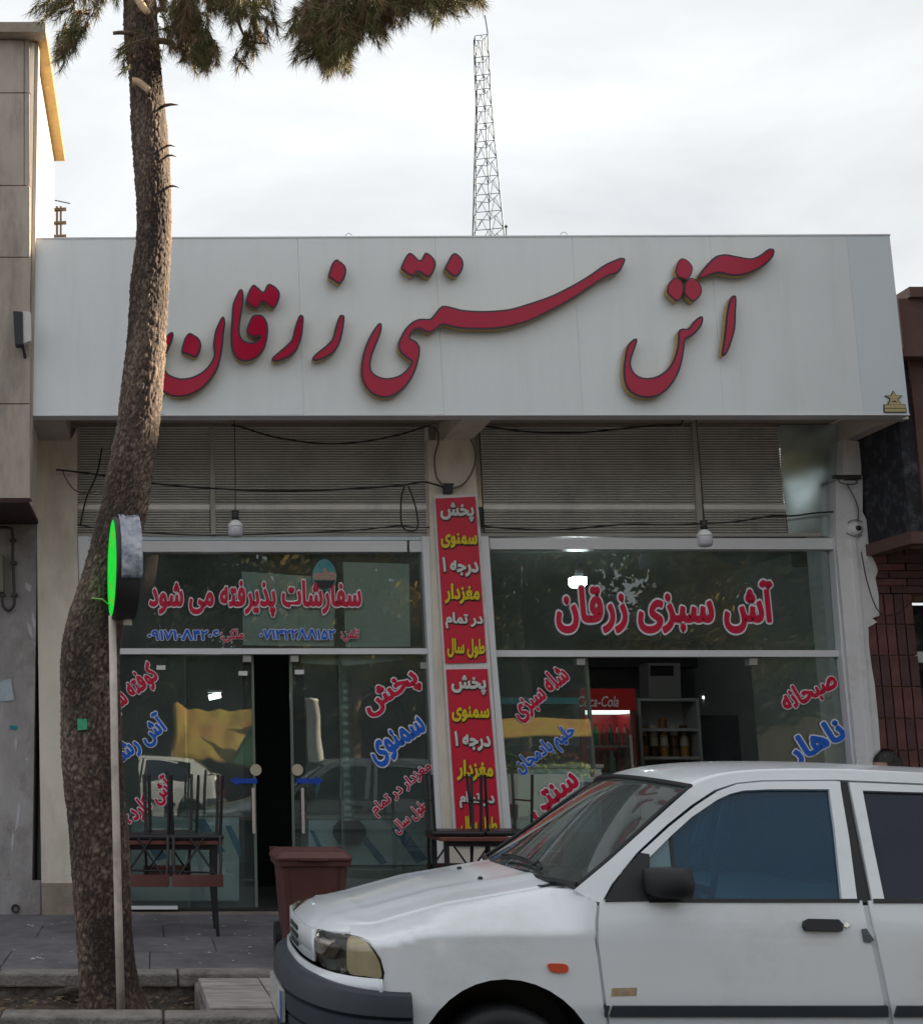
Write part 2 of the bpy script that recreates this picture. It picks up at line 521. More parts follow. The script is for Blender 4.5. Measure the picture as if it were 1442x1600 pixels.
M['needle'] = mat('pine_needles', (0.085, 0.085, 0.03), rough=0.6, col2=(0.20, 0.18, 0.06), vscale=2.5)
M['needle_dry'] = mat('brown_pine_needles', (0.13, 0.075, 0.045), rough=0.7, col2=(0.28, 0.18, 0.08), vscale=3)
M['twig'] = mat('pine_twig', (0.16, 0.11, 0.075), rough=0.85, bump=0.5, bscale=60)
M['cut_wood'] = mat('sawn_branch_end', (0.75, 0.55, 0.36), rough=0.8, var=0.15, vscale=20)
M['bin'] = mat('brown_bin_plastic', (0.10, 0.036, 0.030), rough=0.5, var=0.12, vscale=5, bump=0.1, stain=(0.16, 0.09, 0.075), stain_amt=0.5)
M['steel'] = mat('galvanised_steel', (0.42, 0.43, 0.44), rough=0.4, metal=0.7)
M['mast'] = mat('mast_steel', (0.06, 0.09, 0.12), rough=0.5, metal=0.3)
M['table_top'] = mat('red_brown_laminate', (0.16, 0.055, 0.04), rough=0.4, var=0.2, stretch=(1, 8, 1))
M['chair_black'] = mat('black_powder_coat', (0.012, 0.012, 0.015), rough=0.4)
M['chair_wood'] = mat('red_brown_chair_back', (0.13, 0.05, 0.045), rough=0.4, var=0.15)
M['led_green'] = mat('green_led_panel', (0.0, 0.5, 0.03), rough=0.4, emit=(0.0, 1.0, 0.04), es=0.13, var=.5, vscale=14)
M['led_red'] = mat('red_led_mark', (0.3, 0.1, 0.0), emit=(0.35, 0.16, 0.01), es=0.18)
M['pole'] = mat('galvanised_sign_pole', (0.58, 0.51, 0.45), rough=0.6, var=0.2, vscale=6, stain=(0.2, 0.13, 0.09), stain_amt=0.6, sscale=5)
M['film'] = mat('crumpled_plastic_film', (0.55, 0.56, 0.60), rough=0.12, bump=1.0, bscale=14, spec=0.8, col2=(0.10, 0.14, 0.22), vscale=9)
M['counter'] = mat('pale_counter_laminate', (0.62, 0.76, 0.80), rough=0.35, var=0.06)
M['stripe'] = mat('blue_stripe_film', (0.02, 0.24, 0.42), rough=0.4)
M['fridge_red'] = mat('red_fridge_enamel', (0.40, 0.01, 0.015), rough=0.3)
M['paper'] = mat('pale_backing_paper', (0.85, 0.88, 0.86), rough=0.9, var=0.06)
M['duct'] = mat('ribbed_foil_duct', (0.45, 0.52, 0.50), rough=0.35, metal=0.4)
# ================================================================== ground
YF = 11.6            # shop front plane
YP = 10.69           # sign fascia plane
YW = 8.5             # pavement edge over the tree channel
def sheet(name, x0, x1, y0, y1, z, m, **kw):
    return obj(name, [(x0, y0, z), (x1, y0, z), (x1, y1, z), (x0, y1, z)], [(0, 1, 2, 3)], m, **kw)
sheet('ground', -300, 300, -300, 300, -0.35, M['earth'], kind='structure')
MB().box((-60, -8, -0.3), (80, 7.12, 0.0)).build('road', M['asphalt'], kind='structure')
# street kerb, stone by stone
kr = MB().box((-60, 7.14, -0.32), (80, 7.30, 0.10)).build('kerb', M['kerb_face'], kind='structure')
x = -4.0
i = 0
while x < 7:
    L_ = 0.78 + 0.12 * random.random()
    dz = random.uniform(-.006, .006)
    o = MB().box((x, 7.12 + random.uniform(-.005, .005), 0.02), (x + L_ - .012, 7.33, 0.148 + dz)).build('kerb_stone', M['kerb'], kr)
    bevel(o, .012)
    x += L_
# dirt channel with the tree
V, F = [], []
nx, ny = 160, 22
for j in range(ny + 1):
    for i in range(nx + 1):
        X = -5 + 15 * i / nx; Y = 7.30 + 1.3 * j / ny
        V.append((X, Y, -0.03 + 0.07 * noise.noise(Vector((X * 1.3, Y * 2, 0))) + 0.02 * noise.noise(Vector((X * 9, Y * 9, 3)))))
F = [(j * (nx + 1) + i, j * (nx + 1) + i + 1, (j + 1) * (nx + 1) + i + 1, (j + 1) * (nx + 1) + i) for j in range(ny) for i in range(nx)]
obj('dirt_channel', V, F, M['earth'], smooth=True, kind='structure')
# raised pavement
pav = MB().box((-60, YW + .03, -0.32), (80, 11.9, 0.118)).build('pavement', M['kerb_face'], kind='structure')
x = -5.0
while x < 9:
    L_ = 0.9 + 0.2 * random.random()
    o = MB().box((x, YW, 0.07), (x + L_ - .01, YW + 0.2, 0.152 + random.uniform(-.004, .004))).build('edging_stone', M['kerb'], pav)
    bevel(o, .012); x += L_
ys = [YW + 0.207, 9.45, 10.17, 10.87, 11.6]
xo = -0.95
for r in range(4):
    off = (0.0, 0.45, 0.1, 0.5)[r]
    for k in range(-4, 10):
        a = xo + off + k * 0.93
        o = MB().box((a, ys[r], 0.1), (a + 0.926, ys[r + 1] - .004, 0.15 + random.uniform(-.003, .003))).build('paving_slab', M['paving'], pav)
        bevel(o, .005, 1)
# rubble face of the pavement edge
V = []; F = []
nx, nz = 260, 10
for j in range(nz + 1):
    for i in range(nx + 1):
        X = -5 + 13 * i / nx; Z = -0.08 + 0.16 * j / nz
        V.append((X, YW + .022 - 0.05 * noise.noise(Vector((X * 6, Z * 9, 1))) - .03 * noise.noise(Vector((X * 18, Z * 22, 1))), Z))
F = [(j * (nx + 1) + i, j * (nx + 1) + i + 1, (j + 1) * (nx + 1) + i + 1, (j + 1) * (nx + 1) + i) for j in range(nz) for i in range(nx)]
obj('rubble_face', V, F, M['kerb_face'], pav, smooth=True)
# litter and fallen leaves in the channel
def scraps(name, n, xr, yr, z, m, s, label, cat):
    b = MB()
    for i in range(n):
        X = random.uniform(*xr); Y = random.uniform(*yr); a = random.random() * 6.3; q = s * random.uniform(.4, 1.3)
        zz = z + random.uniform(0, .012)
        p = [Vector((X + q * cos(a + k * 1.6) * (1, .5)[k % 2], Y + q * sin(a + k * 1.6), zz + .4 * q * random.random())) for k in range(4)]
        b.add(p, [(0, 1, 2, 3)])
    b.build(name, m, kind='stuff', label=label, category=None) if False else tag(b.build(name, m), label, cat, kind='stuff')
M['leaf'] = mat('dry_leaf', (0.20, 0.13, 0.07), rough=0.9, col2=(0.09, 0.06, 0.035), vscale=5)
M['scrap'] = mat('paper_scrap', (0.55, 0.52, 0.48), rough=0.9)
scraps('fallen_leaves', 900, (-1.6, 1.2), (7.36, 8.45), 0.015, M['leaf'], .02, 'brown fallen leaves scattered in the dirt channel', 'leaves')
scraps('litter', 130, (-1.6, 3), (8.8, 11.4), 0.153, M['scrap'], .016, 'small pale paper scraps scattered on the dark pavement', 'litter')

# bridge slab over the channel
bs = thing('stone_slab', PZ(370, 1573, 0.16), 'pale cracked marble slab bridging the dirt channel in front of the car bumper', 'slab')
o = MB().prism([PZ(310, 1528, .165), PZ(403, 1528, .165), PZ(432, 1573, .165), PZ(327, 1573, .165)], (0, 0, -.06)).build('marble_plate', M['bridge'], bs)
bevel(o, .006, 1)
o = MB().prism([PZ(404.5, 1528, .16), PZ(450, 1528, .16), PZ(480, 1573, .16), PZ(433.5, 1573, .16)], (0, 0, -.06)).build('marble_plate', M['bridge'], bs)
o = MB().prism([PZ(303, 1530, .10), PZ(500, 1530, .10), PZ(530, 1590, .10), PZ(318, 1590, .10)], (0, 0, -.16)).build('concrete_base', M['kerb'], bs)
bevel(o, .01, 1)

# ================================================================== shop building
shop = thing('shop_building', (2.5, YF, 0.15), 'single-storey shop building with two glazed bays under roller shutters and a white fascia', 'shop')
GY = 11.72
# pillars
MB().pxprism([(57, 686), (112, 686), (121, 668), (121, 838), (138, 1430), (66, 1430), (60, 1000)], YF, .5).build('pillar', M['cream'], shop)
MB().pxprism([(65, 1380), (140, 1380), (142, 1436), (66, 1436)], YF - .02, .3).build('pillar_skirting', M['stone_trim'], shop)
MB().pxprism([(686, 688), (740, 688), (750, 840), (769, 1018), (797, 1330), (806, 1430), (700, 1430), (693, 1330), (677, 1018), (672, 838), (668, 688)], YF, .5).build('pillar', M['cream'], shop)
rp = [(1318, 686), (1344, 690), (1345, 742), (1347, 745), (1347, 800), (1353, 812), (1357, 860), (1361, 868), (1368, 882), (1371, 892), (1367, 903), (1372, 930), (1373, 962), (1362, 966), (1370, 972), (1356, 980), (1357, 1010),
      (1361, 1040), (1366, 1070), (1369, 1100), (1372, 1130), (1376, 1190), (1395, 1430), (1356, 1430), (1338, 1190), (1322, 1020), (1306, 838), (1305, 752), (1316, 748)]
MB().pxprism(rp, YF - .03, .55).build('pillar', M['white_wall'], shop)
MB().pxprism([(1330, 842), (1336, 842), (1366, 1200), (1385, 1430), (1378, 1430), (1359, 1200)], YF - .05, .03).build('pillar_moulding', M['white_wall'], shop)
# slab, cantilever beams, soffit
zs = P(700, 649, YP).z
xL = P(49, 648, YP).x; xR = P(1420, 648, YP).x
MB().box((xL, YP + .15, zs + .19), (xR - .12, 17, zs + .42)).build('roof_slab', M['soffit'], shop)
for u0, u1 in ((57, 111), (692, 736), (1317, 1344)):
    a = P(u0, 688, YF); b = P(u1, 688, YF)
    MB().box((a.x, YP + .14, zs + .005), (b.x, YF + .3, zs + .192)).build('beam', M['cream'] if u0 != 57 else M['soffit'], shop)
MB().pxprism([(105, 650), (1330, 650), (1330, 668), (105, 668)], YF + .16, .2).build('lintel', M['soffit'], shop)
# interior shell
ix0 = P(100, 1000, 12).x; ix1 = P(1362, 1000, 12).x
R0, R1, RZ = 11.95, 17.0, 3.45
MB().box((ix0 - .2, R0, 0.15), (ix0, R1, RZ)).build('side_wall', M['room_wall'], shop)
MB().box((ix1, R0, 0.15), (ix1 + .2, R1, RZ)).build('side_wall', M['room_wall'], shop)
MB().box((ix0, R1, 0), (ix1, R1 + .2, RZ)).build('back_wall', M['room_wall'], shop)
MB().box((ix0 - .2, 11.68, 0.0), (ix1 + .2, R1 + .2, 0.148)).build('shop_floor', M['tile_floor'], shop)
MB().box((ix0 - .2, 11.9, RZ), (ix1 + .2, R1 + .2, RZ + .2)).build('ceiling', M['room_wall'], shop)
MB().box((P(690, 900, 11.9).x, 12.1, .15), (P(765, 900, 11.9).x, 12.9, RZ)).build('dividing_wall', M['room_wall'], shop)

# shutters: corrugated steel, boxed between the pillars
def shutter(u0, u1, ub0, ub1, v0=666, v1=836, Y=YF + .1):
    a = P(u0, v0, Y); b = P(u1, v0, Y); zb = P(u0, v1, Y).z
    root = MB().box((a.x, Y + .03, zb), (b.x, Y + .05, a.z)).build('roller_shutter', M['black'], shop)
    n = 43; pz = (a.z - zb) / n
    for (p0, p1, q0, q1) in ((0, int(n * .30) - 1, 0, 0), (int(n * .30), n, 0, 0)):
        m = MB()
        for i in range(p0, p1):
            z = zb + pz * i
            if i == p1 - 1 and p1 < n: continue
            prof = [(Y + .028, z + pz * .14), (Y + .006, z + pz * .26), (Y, z + pz * .5), (Y + .006, z + pz * .74), (Y + .028, z + pz * .86)]
            m.add([(a.x, y, zz) for y, zz in prof] + [(b.x, y, zz) for y, zz in prof], [(k, k + 1, k + 6, k + 5) for k in range(4)])
        o = m.build('shutter_slats', M['shutter'], root, kind='stuff')
    z = zb + pz * (int(n * .30) - 2)
    MB().box((a.x, Y + .002, z), (b.x, Y + .024, z + pz * 2.0)).build('middle_rail', M['shutter'], root)
    return root
shutter(122, 327, 0, 0)
shutter(333, 667, 0, 0)
shutter(750, 1083, 0, 0)
shutter(1090, 1216, 0, 0)
M['guide'] = mat('shutter_guide_steel', (0.42, 0.40, 0.37), rough=0.5, metal=.2, var=.1)
MB().pxprism([(327, 666), (334, 666), (338, 838), (330, 838)], YF + .09, .06).build('shutter_guide', M['guide'], shop)
MB().pxprism([(1081, 655), (1089, 655), (1100, 840), (1090, 840)], YF + .07, .06).build('shutter_guide', M['guide'], shop)
MB().pxprism([(664, 666), (669, 666), (675, 838), (668, 838)], YF + .09, .06).build('shutter_guide', M['frame'], shop)
MB().pxprism([(121, 838), (668, 838), (668, 833), (121, 833)], YF + .09, .06).build('shutter_bottom_bar', M['guide'], shop)
MB().pxprism([(748, 838), (1308, 838), (1308, 833), (748, 833)], YF + .09, .06).build('shutter_bottom_bar', M['guide'], shop)
# bulged sheet-metal panel at the right end of the shutter
V = []; F = []; n = 70
a = P(1217, 664, YF + .09); b = P(1316, 664, YF + .09); zb = P(1217, 838, YF + .09).z
ccx, ccz = P(1222, 745, YF + .09).x, P(1222, 745, YF + .09).z
for j in range(n + 1):
    for i in range(n + 1):
        X = a.x + (b.x - a.x) * i / n; Z = zb + (a.z - zb) * j / n
        rr = sqrt(((X - ccx) / .17) ** 2 + ((Z - ccz) / .23) ** 2)
        d = .045 * math.exp(-rr * rr * .55) + .004 * noise.noise(Vector((X * 4, Z * 4, 0)))
        V.append((X, YF + .09 + d, Z))
F = [(j * (n + 1) + i, j * (n + 1) + i + 1, (j + 1) * (n + 1) + i + 1, (j + 1) * (n + 1) + i) for j in range(n) for i in range(n)]
obj('sheet_metal_panel', V, F, M['sheet_metal'], shop, smooth=True)

# aluminium frames
def bar(name, px, Y, d, m=None, par=None): return MB().pxprism(px, Y, d).build(name, m or M['frame'], par or shop)
bar('header_bar', [(138, 845), (636, 845), (636, 862), (138, 862)], YF + .03, .14)
bar('header_bar', [(640, 845), (660, 845), (661, 862), (640, 862)], YF + .05, .12)
bar('header_ledge', [(138, 838.5), (660, 838.5), (660, 844), (138, 844)], YF + .06, .10, M['counter'])
bar('transom_bar', [(150, 1013), (670, 1013), (671, 1022), (150, 1022)], YF + .07, .10)
bar('jamb', [(659, 838), (673, 838), (678, 1018), (692, 1330), (697, 1430), (688, 1430), (683, 1330), (669, 1018)], YF + .02, .16)
bar('jamb', [(122, 838), (138, 838), (150, 1018), (166, 1430), (140, 1430)], YF + .02, .16)
bar('header_bar', [(764, 841), (1302, 841), (1302, 858), (766, 858)], YF + .03, .14)
bar('transom_bar', [(770, 1016), (1316, 1016), (1316, 1026), (771, 1026)], YF + .07, .10)
bar('jamb', [(748, 838), (763, 838), (775, 1018), (802, 1330), (808, 1430), (797, 1430), (789, 1330), (766, 1018)], YF - .01, .19)
bar('jamb', [(1301, 838), (1309, 838), (1324, 1018), (1340, 1190), (1362, 1430), (1352, 1430), (1331, 1190), (1314, 1018)], YF + .02, .16)
bar('sill_track', [(140, 1419), (700, 1419), (700, 1427), (140, 1427)], YF + .07, .10, M['black'])
bar('sill_track', [(790, 1419), (1370, 1419), (1370, 1427), (790, 1427)], YF + .07, .10, M['black'])
bar('threshold', [(140, 1427), (1378, 1427), (1378, 1437), (140, 1437)], YF - .06, .2, M['threshold'])
bar('threshold_strip', [(205, 1416), (278, 1416), (278, 1421), (205, 1421)], YF + .02, .05, M['frame'])

# panes
def pane(px, Y=GY, name='glass_pane'):
    o = MB().pxprism(px, Y, .008).build(name, M['shop_glass'], shop)
    return o
tl = pane([(140, 862), (660, 862), (671, 1013), (150, 1013)])
tr = pane([(764, 858), (1304, 858), (1318, 1016), (772, 1016)])
lw = pane([(151, 1022), (290, 1022), (299, 1419), (166, 1419)])
ld = pane([(287, 1022), (395, 1022), (402, 1419), (294, 1419)], GY + .05, 'sliding_door_pane')
rd = pane([(453, 1022), (533, 1022), (541, 1419), (460, 1419)], GY + .05, 'sliding_door_pane')
lf = pane([(529, 1022), (671, 1022), (692, 1419), (536, 1419)])
ra = pane([(771, 1026), (915, 1026), (944, 1419), (804, 1419)])
rb = pane([(1172, 1026), (1318, 1026), (1352, 1419), (1205, 1419)])
# door edge profiles, patch clamps, pull handles and decals
M['edge'] = mat('green_glass_edge', (0.16, 0.19, 0.16), rough=.3)
for dr, pts in ((ld, [(393, 1022), (396.5, 1022), (403.5, 1419), (399, 1419)]), (rd, [(452, 1022), (456.5, 1022), (463, 1419), (459, 1419)]),
                (ra, [(913, 1026), (918, 1026), (946, 1419), (941, 1419)]), (lf, [(529, 1022), (531, 1022), (538, 1419), (536, 1419)])):
    MB().pxprism(pts, GY + .04, .03).build('edge_profile', M['edge'], dr)
for dr, u, v in ((ld, 387, 1029), (rd, 461, 1029), (ra, 908, 1034), (rb, 1177, 1034), (lf, 664, 1040)):
    MB().pxprism(rect(u - 7, v - 5, u + 6, v + 5), GY - .01, .09).build('patch_clamp', M['steel'], dr)
for dr, u, v in ((ld, 380, 1052), (rd, 468, 1050), (lw, 252, 1043)):
    MB().pxprism(rect(u - 7, v - 3.5, u + 7, v + 3.5), GY - .012, .006).build('white_sticker', M['p_white'], dr)
def disc(name, u, v, r, Y, m, par, th=.006, n=20, ru=None):
    c = P(u, v, Y); R = r / pxm(v, Y)
    return MB().lathe(c, [(0.0001, 0), (R, 0), (R, th), (0.0001, th)], n, 'Y').build(name, m, par)
M['cream_disc'] = mat('cream_decal', (0.50, 0.43, 0.33), rough=.5)
disc('round_decal', 400, 1203, 9, GY + .02, M['cream_disc'], ld)
disc('round_decal', 465, 1203, 9, GY + .02, M['cream_disc'], rd)
MB().pxprism([(359, 1220), (372, 1213), (372, 1216.5), (402, 1216.5), (402, 1224), (372, 1224), (372, 1227.5)], GY + .035, .004).build('arrow_decal', M['v_arrow'], ld)
MB().pxprism([(506, 1220), (492, 1213), (492, 1216.5), (463, 1216.5), (463, 1224), (492, 1224), (492, 1227.5)], GY + .035, .004).build('arrow_decal', M['v_arrow'], rd)
M['handle'] = mat('brushed_handle', (0.62, 0.55, 0.52), rough=.35, metal=.5)
for dr, u in ((ld, 396), (rd, 473)):
    MB().tube([P(u, 1231, GY), P(u + 1.5, 1302, GY)], .014, 10).build('pull_handle', M['handle'], dr)
MB().pxprism([(905, 1222), (937, 1222), (938, 1229), (906, 1229)], GY + .02, .004).build('arrow_decal', M['v_arrow'], ra)
disc('round_decal', 928, 1208, 7, GY + .02, M['cream_disc'], ra)

# window lettering
VR, VB, VW = M['v_red'], M['v_blue'], M['v_white']
LY = GY - .012
lettering('آش سبزی زرقان', 1038, 948, 346, 90, 0, LY, VR, tr, off=.038, rim=VW, rim_off=.08)
lettering('سفارشات پذیرفته می شود', 399, 935, 334, 62, 0, LY, VR, tl, off=.038, rim=VW, rim_off=.08)
lettering('تلفن:', 547, 992, 30, 21, 0, LY, VR, tl, off=.03, rim=VW, rim_off=.07)
lettering('۰۷۱۳۲۲ΛΛ۱۵۲', 465, 991, 120, 19, 0, LY, VB, tl, off=.038, rim=VW, rim_off=.08, arabic=False)
lettering('ملکی:', 363, 993, 38, 22, 0, LY, VR, tl, off=.03, rim=VW, rim_off=.07)
lettering('۰۹۱۷۱۰Λ۴۲۰۶', 287, 992, 114, 19, 0, LY, VB, tl, off=.038, rim=VW, rim_off=.08, arabic=False)
lettering('کوفته سبزی', 198, 1085, 118, 46, 38, LY, VR, lw, off=.038, rim=VW, rim_off=.08)
lettering('آش رشته', 212, 1160, 112, 46, 36, LY, VB, lw, off=.038, rim=VW, rim_off=.08)
lettering('آش کارده', 232, 1252, 92, 42, 38, LY - .06, VR, lw, off=.038, rim=VW, rim_off=.08)
lettering('پخش', 611, 1083, 100, 46, 33, LY, VR, lf, off=.038, rim=VW, rim_off=.08)
lettering('سمنوی', 622, 1158, 100, 48, 31, LY, VB, lf, off=.038, rim=VW, rim_off=.08)
lettering('مغزدار در تمام', 628, 1233, 118, 26, 38, LY, VR, lf, off=.03, rim=VW, rim_off=.085)
lettering('طول سال', 641, 1277, 66, 24, 38, LY, VR, lf, off=.03, rim=VW, rim_off=.085)
lettering('شله سبزی', 844, 1084, 108, 44, 38, LY, VR, ra, off=.038, rim=VW, rim_off=.08)
lettering('حلیم بادمجان', 853, 1172, 112, 36, 34, LY, VB, ra, off=.038, rim=VW, rim_off=.08)
lettering('سنتی', 866, 1246, 96, 44, 36, LY, VR, ra, off=.038, rim=VW, rim_off=.08)
lettering('صبحانه', 1263, 1081, 98, 44, 26, LY, VR, rb, off=.038, rim=VW, rim_off=.08)
lettering('ناهار', 1274, 1162, 104, 52, 26, LY, VB, rb, off=.038, rim=VW, rim_off=.08)
# ================================================================== fascia sign
sign = thing('fascia_sign', (2.5, YP, zs), 'long white panelled shop sign with raised red Persian letters spanning the whole shop front', 'shop sign')
tops = [47, 252, 465, 679, 893, 1108, 1322, 1389.5]
bots = [49, 257, 475, 694, 911, 1131, 1349, 1420]
g = .10
vt = lambda u: 373.5 - 5.5 * (u - 47) / 1343
for i in range(7):
    a = P(tops[i] + g, vt(tops[i]), YP); b = P(tops[i + 1] - g, vt(tops[i + 1]), YP)
    c = P(bots[i + 1] - g, 647.5, YP); d = P(bots[i] + g, 648.5, YP)
    o = MB().prism([a, b, c, d], (0, .035, 0)).build('sign_panel', M['fascia2'] if i == 6 else M['fascia'], sign)
    bevel(o, .002, 1)
a = P(47, 373.5, YP); b = P(1389.5, 368, YP); c = P(1420, 647.5, YP); d = P(49, 648.5, YP)
e = Vector((0, .03, 0))
o = MB().prism([a + e + Vector((.01, 0, -.01)), b + e + Vector((-.01, 0, -.01)), c + e + Vector((-.01, 0, .01)), d + e + Vector((.01, 0, .01))], (0, .08, 0)).build('sign_frame', M['trim'], sign)
up = Vector((0, 0, .012))
MB().prism([a + Vector((-.003, -.006, 0)), b + Vector((.003, -.006, 0)), b + up + Vector((.003, -.006, 0)), a + up + Vector((-.003, -.006, 0))], (0, .15, 0)).build('top_trim', M['trim'], sign)
MB().prism([c + Vector((.003, -.006, 0)), d + Vector((-.003, -.006, 0)), d - up * .6 + Vector((-.003, -.006, 0)), c - up * .6 + Vector((.003, -.006, 0))], (0, .15, 0)).build('bottom_trim', M['trim'], sign)
# raised channel letters, traced outlines (zoomed pixels, scale, origin)
GL = {
 'noon': (7.21, 250, 430, [(125,640),(158,660),(140,740),(102,830),(62,920),(45,1000),(75,1085),(130,1130),(230,1160),(340,1150),(440,1110),(530,1040),(590,950),(610,870),(600,780),(620,640),(650,560),(690,480),(725,470),(740,540),(725,650),(712,800),(690,930),(650,1060),(590,1160),(500,1260),(400,1330),(280,1370),(150,1370),(40,1320),(-60,1240),(-100,1120),(-80,980),(-20,830),(60,700)]),
 'noon_dot': (7.21, 250, 430, [(330,650),(385,670),(445,715),(470,790),(445,880),(395,930),(320,900),(245,870),(255,790),(285,700)]),
 'qaf_alef': (7.21, 250, 430, [(915,155),(940,185),(945,300),(925,420),(905,560),(905,660),(935,720),(1000,757),(1080,745),(1128,700),(1105,692),(1040,700),(985,660),(980,600),(1000,540),(1040,460),(1100,440),(1160,455),(1205,520),(1222,600),(1215,700),(1190,800),(1130,900),(1050,955),(960,975),(880,950),(830,890),(805,800),(800,650),(810,480),(820,330),(860,230),(890,170)]),
 'qaf_dots': (7.21, 250, 430, [(1060,105),(1110,140),(1150,178),(1175,178),(1200,120),(1235,95),(1290,120),(1340,170),(1355,230),(1330,310),(1290,370),(1240,365),(1180,310),(1145,315),(1110,375),(1060,375),(1000,335),(970,290),(985,220),(1020,140)]),
 're': (7.21, 400, 390, [(515,735),(540,760),(535,860),(520,980),(480,1100),(420,1180),(330,1235),(230,1265),(180,1250),(190,1210),(270,1140),(370,1050),(410,990),(440,870),(470,780),(490,740)]),
 'ze': (7.21, 400, 390, [(970,735),(1000,755),(990,870),(965,1000),(930,1090),(880,1160),(800,1215),(690,1255),(640,1245),(640,1210),(700,1150),(800,1070),(860,1000),(890,890),(920,790),(945,740)]),
 'ze_dot': (7.21, 400, 390, [(905,110),(940,125),(1000,175),(1020,240),(1000,320),(960,380),(930,390),(870,350),(815,310),(830,230),(860,150)]),
 'te_dots': (5.768, 550, 380, [(525,85),(570,115),(600,148),(625,145),(650,95),(675,85),(730,125),(755,180),(745,240),(710,300),(665,305),(610,265),(585,265),(560,295),(520,295),(470,260),(440,225),(460,170),(490,110)]),
 'noon_dot_2': (5.768, 550, 380, [(930,88),(960,105),(995,145),(1005,200),(985,260),(945,300),(905,300),(850,250),(835,220),(865,160),(895,105)]),
 'sonnati': (5.768, 550, 380, [(260,720),(272,750),(255,830),(215,930),(185,1010),(170,1090),(180,1150),(230,1195),(310,1215),(400,1200),(470,1160),(520,1100),(530,1065),(480,1030),(430,980),(415,910),(440,840),(480,770),(540,710),(610,680),(700,680),(740,640),(790,580),(830,562),(900,575),(1000,600),(1150,610),(1300,605),(1440,587),
   (1596,541),(1796,471),(1996,371),(2146,281),(2276,191),(2376,146),(2426,130),(2461,146),(2441,205),(2396,270),(2296,305),(2146,400),(1996,500),(1796,610),(1596,705),(1446,750),(1296,775),(1096,778),(950,770),(850,745),(800,745),(760,780),(700,810),(650,795),(610,775),(560,790),(525,850),(580,885),(612,935),(612,1000),(590,1100),(550,1200),(480,1300),(380,1375),(280,1395),(180,1360),(110,1280),(80,1180),(90,1050),(120,930),(170,820),(230,730)]),
 'madda': (5.546, 960, 380, [(1360,45),(1385,65),(1370,120),(1310,185),(1230,235),(1130,275),(1020,285),(900,262),(820,285),(750,310),(722,292),(760,230),(820,160),(880,110),(960,95),(1050,110),(1180,130),(1260,100),(1320,55)]),
 'alef': (5.546, 960, 380, [(1030,452),(1055,470),(1050,600),(1045,730),(1015,850),(975,950),(940,980),(925,950),(940,850),(955,720),(965,620),(985,520),(1010,465)]),
 'shin': (5.546, 960, 380, [(745,632),(768,650),(755,710),(720,760),(670,805),(615,840),(605,900),(590,1000),(560,1110),(500,1220),(420,1300),(330,1340),(220,1335),(130,1290),(85,1210),(75,1100),(85,1000),(105,900),(150,840),(190,825),(195,860),(170,930),(145,1010),(145,1070),(180,1130),(250,1165),(340,1160),(420,1120),(480,1060),(525,960),(545,860),(550,770),(580,740),(640,735),(690,670)]),
}
DOTS3 = [[(590,130),(640,155),(675,205),(668,262),(630,318),(590,310),(545,290),(525,250),(530,215),(555,150)],
         [(525,300),(575,325),(597,375),(590,440),(555,500),(520,495),(455,430),(460,370),(490,320)],
         [(665,300),(720,330),(755,390),(745,450),(700,500),(670,505),(610,450),(603,380),(625,325)]]
DEP = .085
def channel_letter(sc, ou, ov, pts, th=0.0):
    out = catmull([P(ou + x / sc, ov + y / sc, YP - DEP) for x, y in pts], 4, True)
    n = len(out)
    # inward normals
    area = sum(out[i].x * out[(i + 1) % n].z - out[(i + 1) % n].x * out[i].z for i in range(n))
    sg = 1 if area > 0 else -1
    ins = []
    for i in range(n):
        t = (out[(i + 1) % n] - out[i - 1]).normalized()
        ins.append(out[i] + Vector((-t.z, 0, t.x)) * sg * (.0155 if th == 0 else th))
    # drop points where the inset folds back
    keep = [ins[i] for i in range(n) if (ins[(i + 1) % n] - ins[i - 1]).dot(out[(i + 1) % n] - out[i - 1]) > 0]
    side = []; F = []
    V = [p + Vector((0, .0015, 0)) for p in out] + [p + Vector((0, DEP - .022, 0)) for p in out]
    F = [(i, (i + 1) % n, (i + 1) % n + n, i + n) for i in range(n)]
    s_ = obj('channel_letter', V, F, M['gold_side'], sign)
    MB().prism(out, (0, .006, 0)).build('letter_rim', M['dark_rim'], s_)
    MB().prism([p + Vector((0, -.004, 0)) for p in keep], (0, .003, 0)).build('letter_face', M['red_face'], s_)
for k, (sc, ou, ov, pts) in GL.items():
    channel_letter(sc, ou, ov, pts)
for pts in DOTS3: channel_letter(5.546, 960, 380, pts, .010)
# maker's badge in the corner
bd = P(1398, 640, YP - .012)
pu = 1 / pxm(630, YP)
b = MB()
star = []
for k in range(10):
    r = (12, 5.5)[k % 2] * pu
    star.append(Vector((bd.x + r * sin(k * pi / 5), bd.y, bd.z + 19 * pu + .8 * r * cos(k * pi / 5))))
b.prism(star, (0, .01, 0))
M['badge_gold'] = mat('badge_gold', (0.62, 0.52, 0.28), rough=.3, metal=.3)
bo = MB()
for (w_, z0, z1) in ((9, 8, 12), (16, 2.5, 7.5), (16.5, -3.5, 1.5)):
    bo.box((bd.x - (w_ + 1) * pu, bd.y + .002, bd.z + (z0 - 1) * pu), (bd.x + (w_ + 1) * pu, bd.y + .011, bd.z + (z1 + 1) * pu))
    b.box((bd.x - w_ * pu, bd.y - .002, bd.z + z0 * pu), (bd.x + w_ * pu, bd.y + .006, bd.z + z1 * pu))
bo.prism([bd + Vector(((p - bd).x * 1.25, .003, 19 * pu + ((p - bd).z - 19 * pu) * 1.25)) for p in star], (0, .008, 0))
kb = bo.build('badge_backing', M['black'], sign)
b.build('badge_star_and_bars', M['badge_gold'], kb)
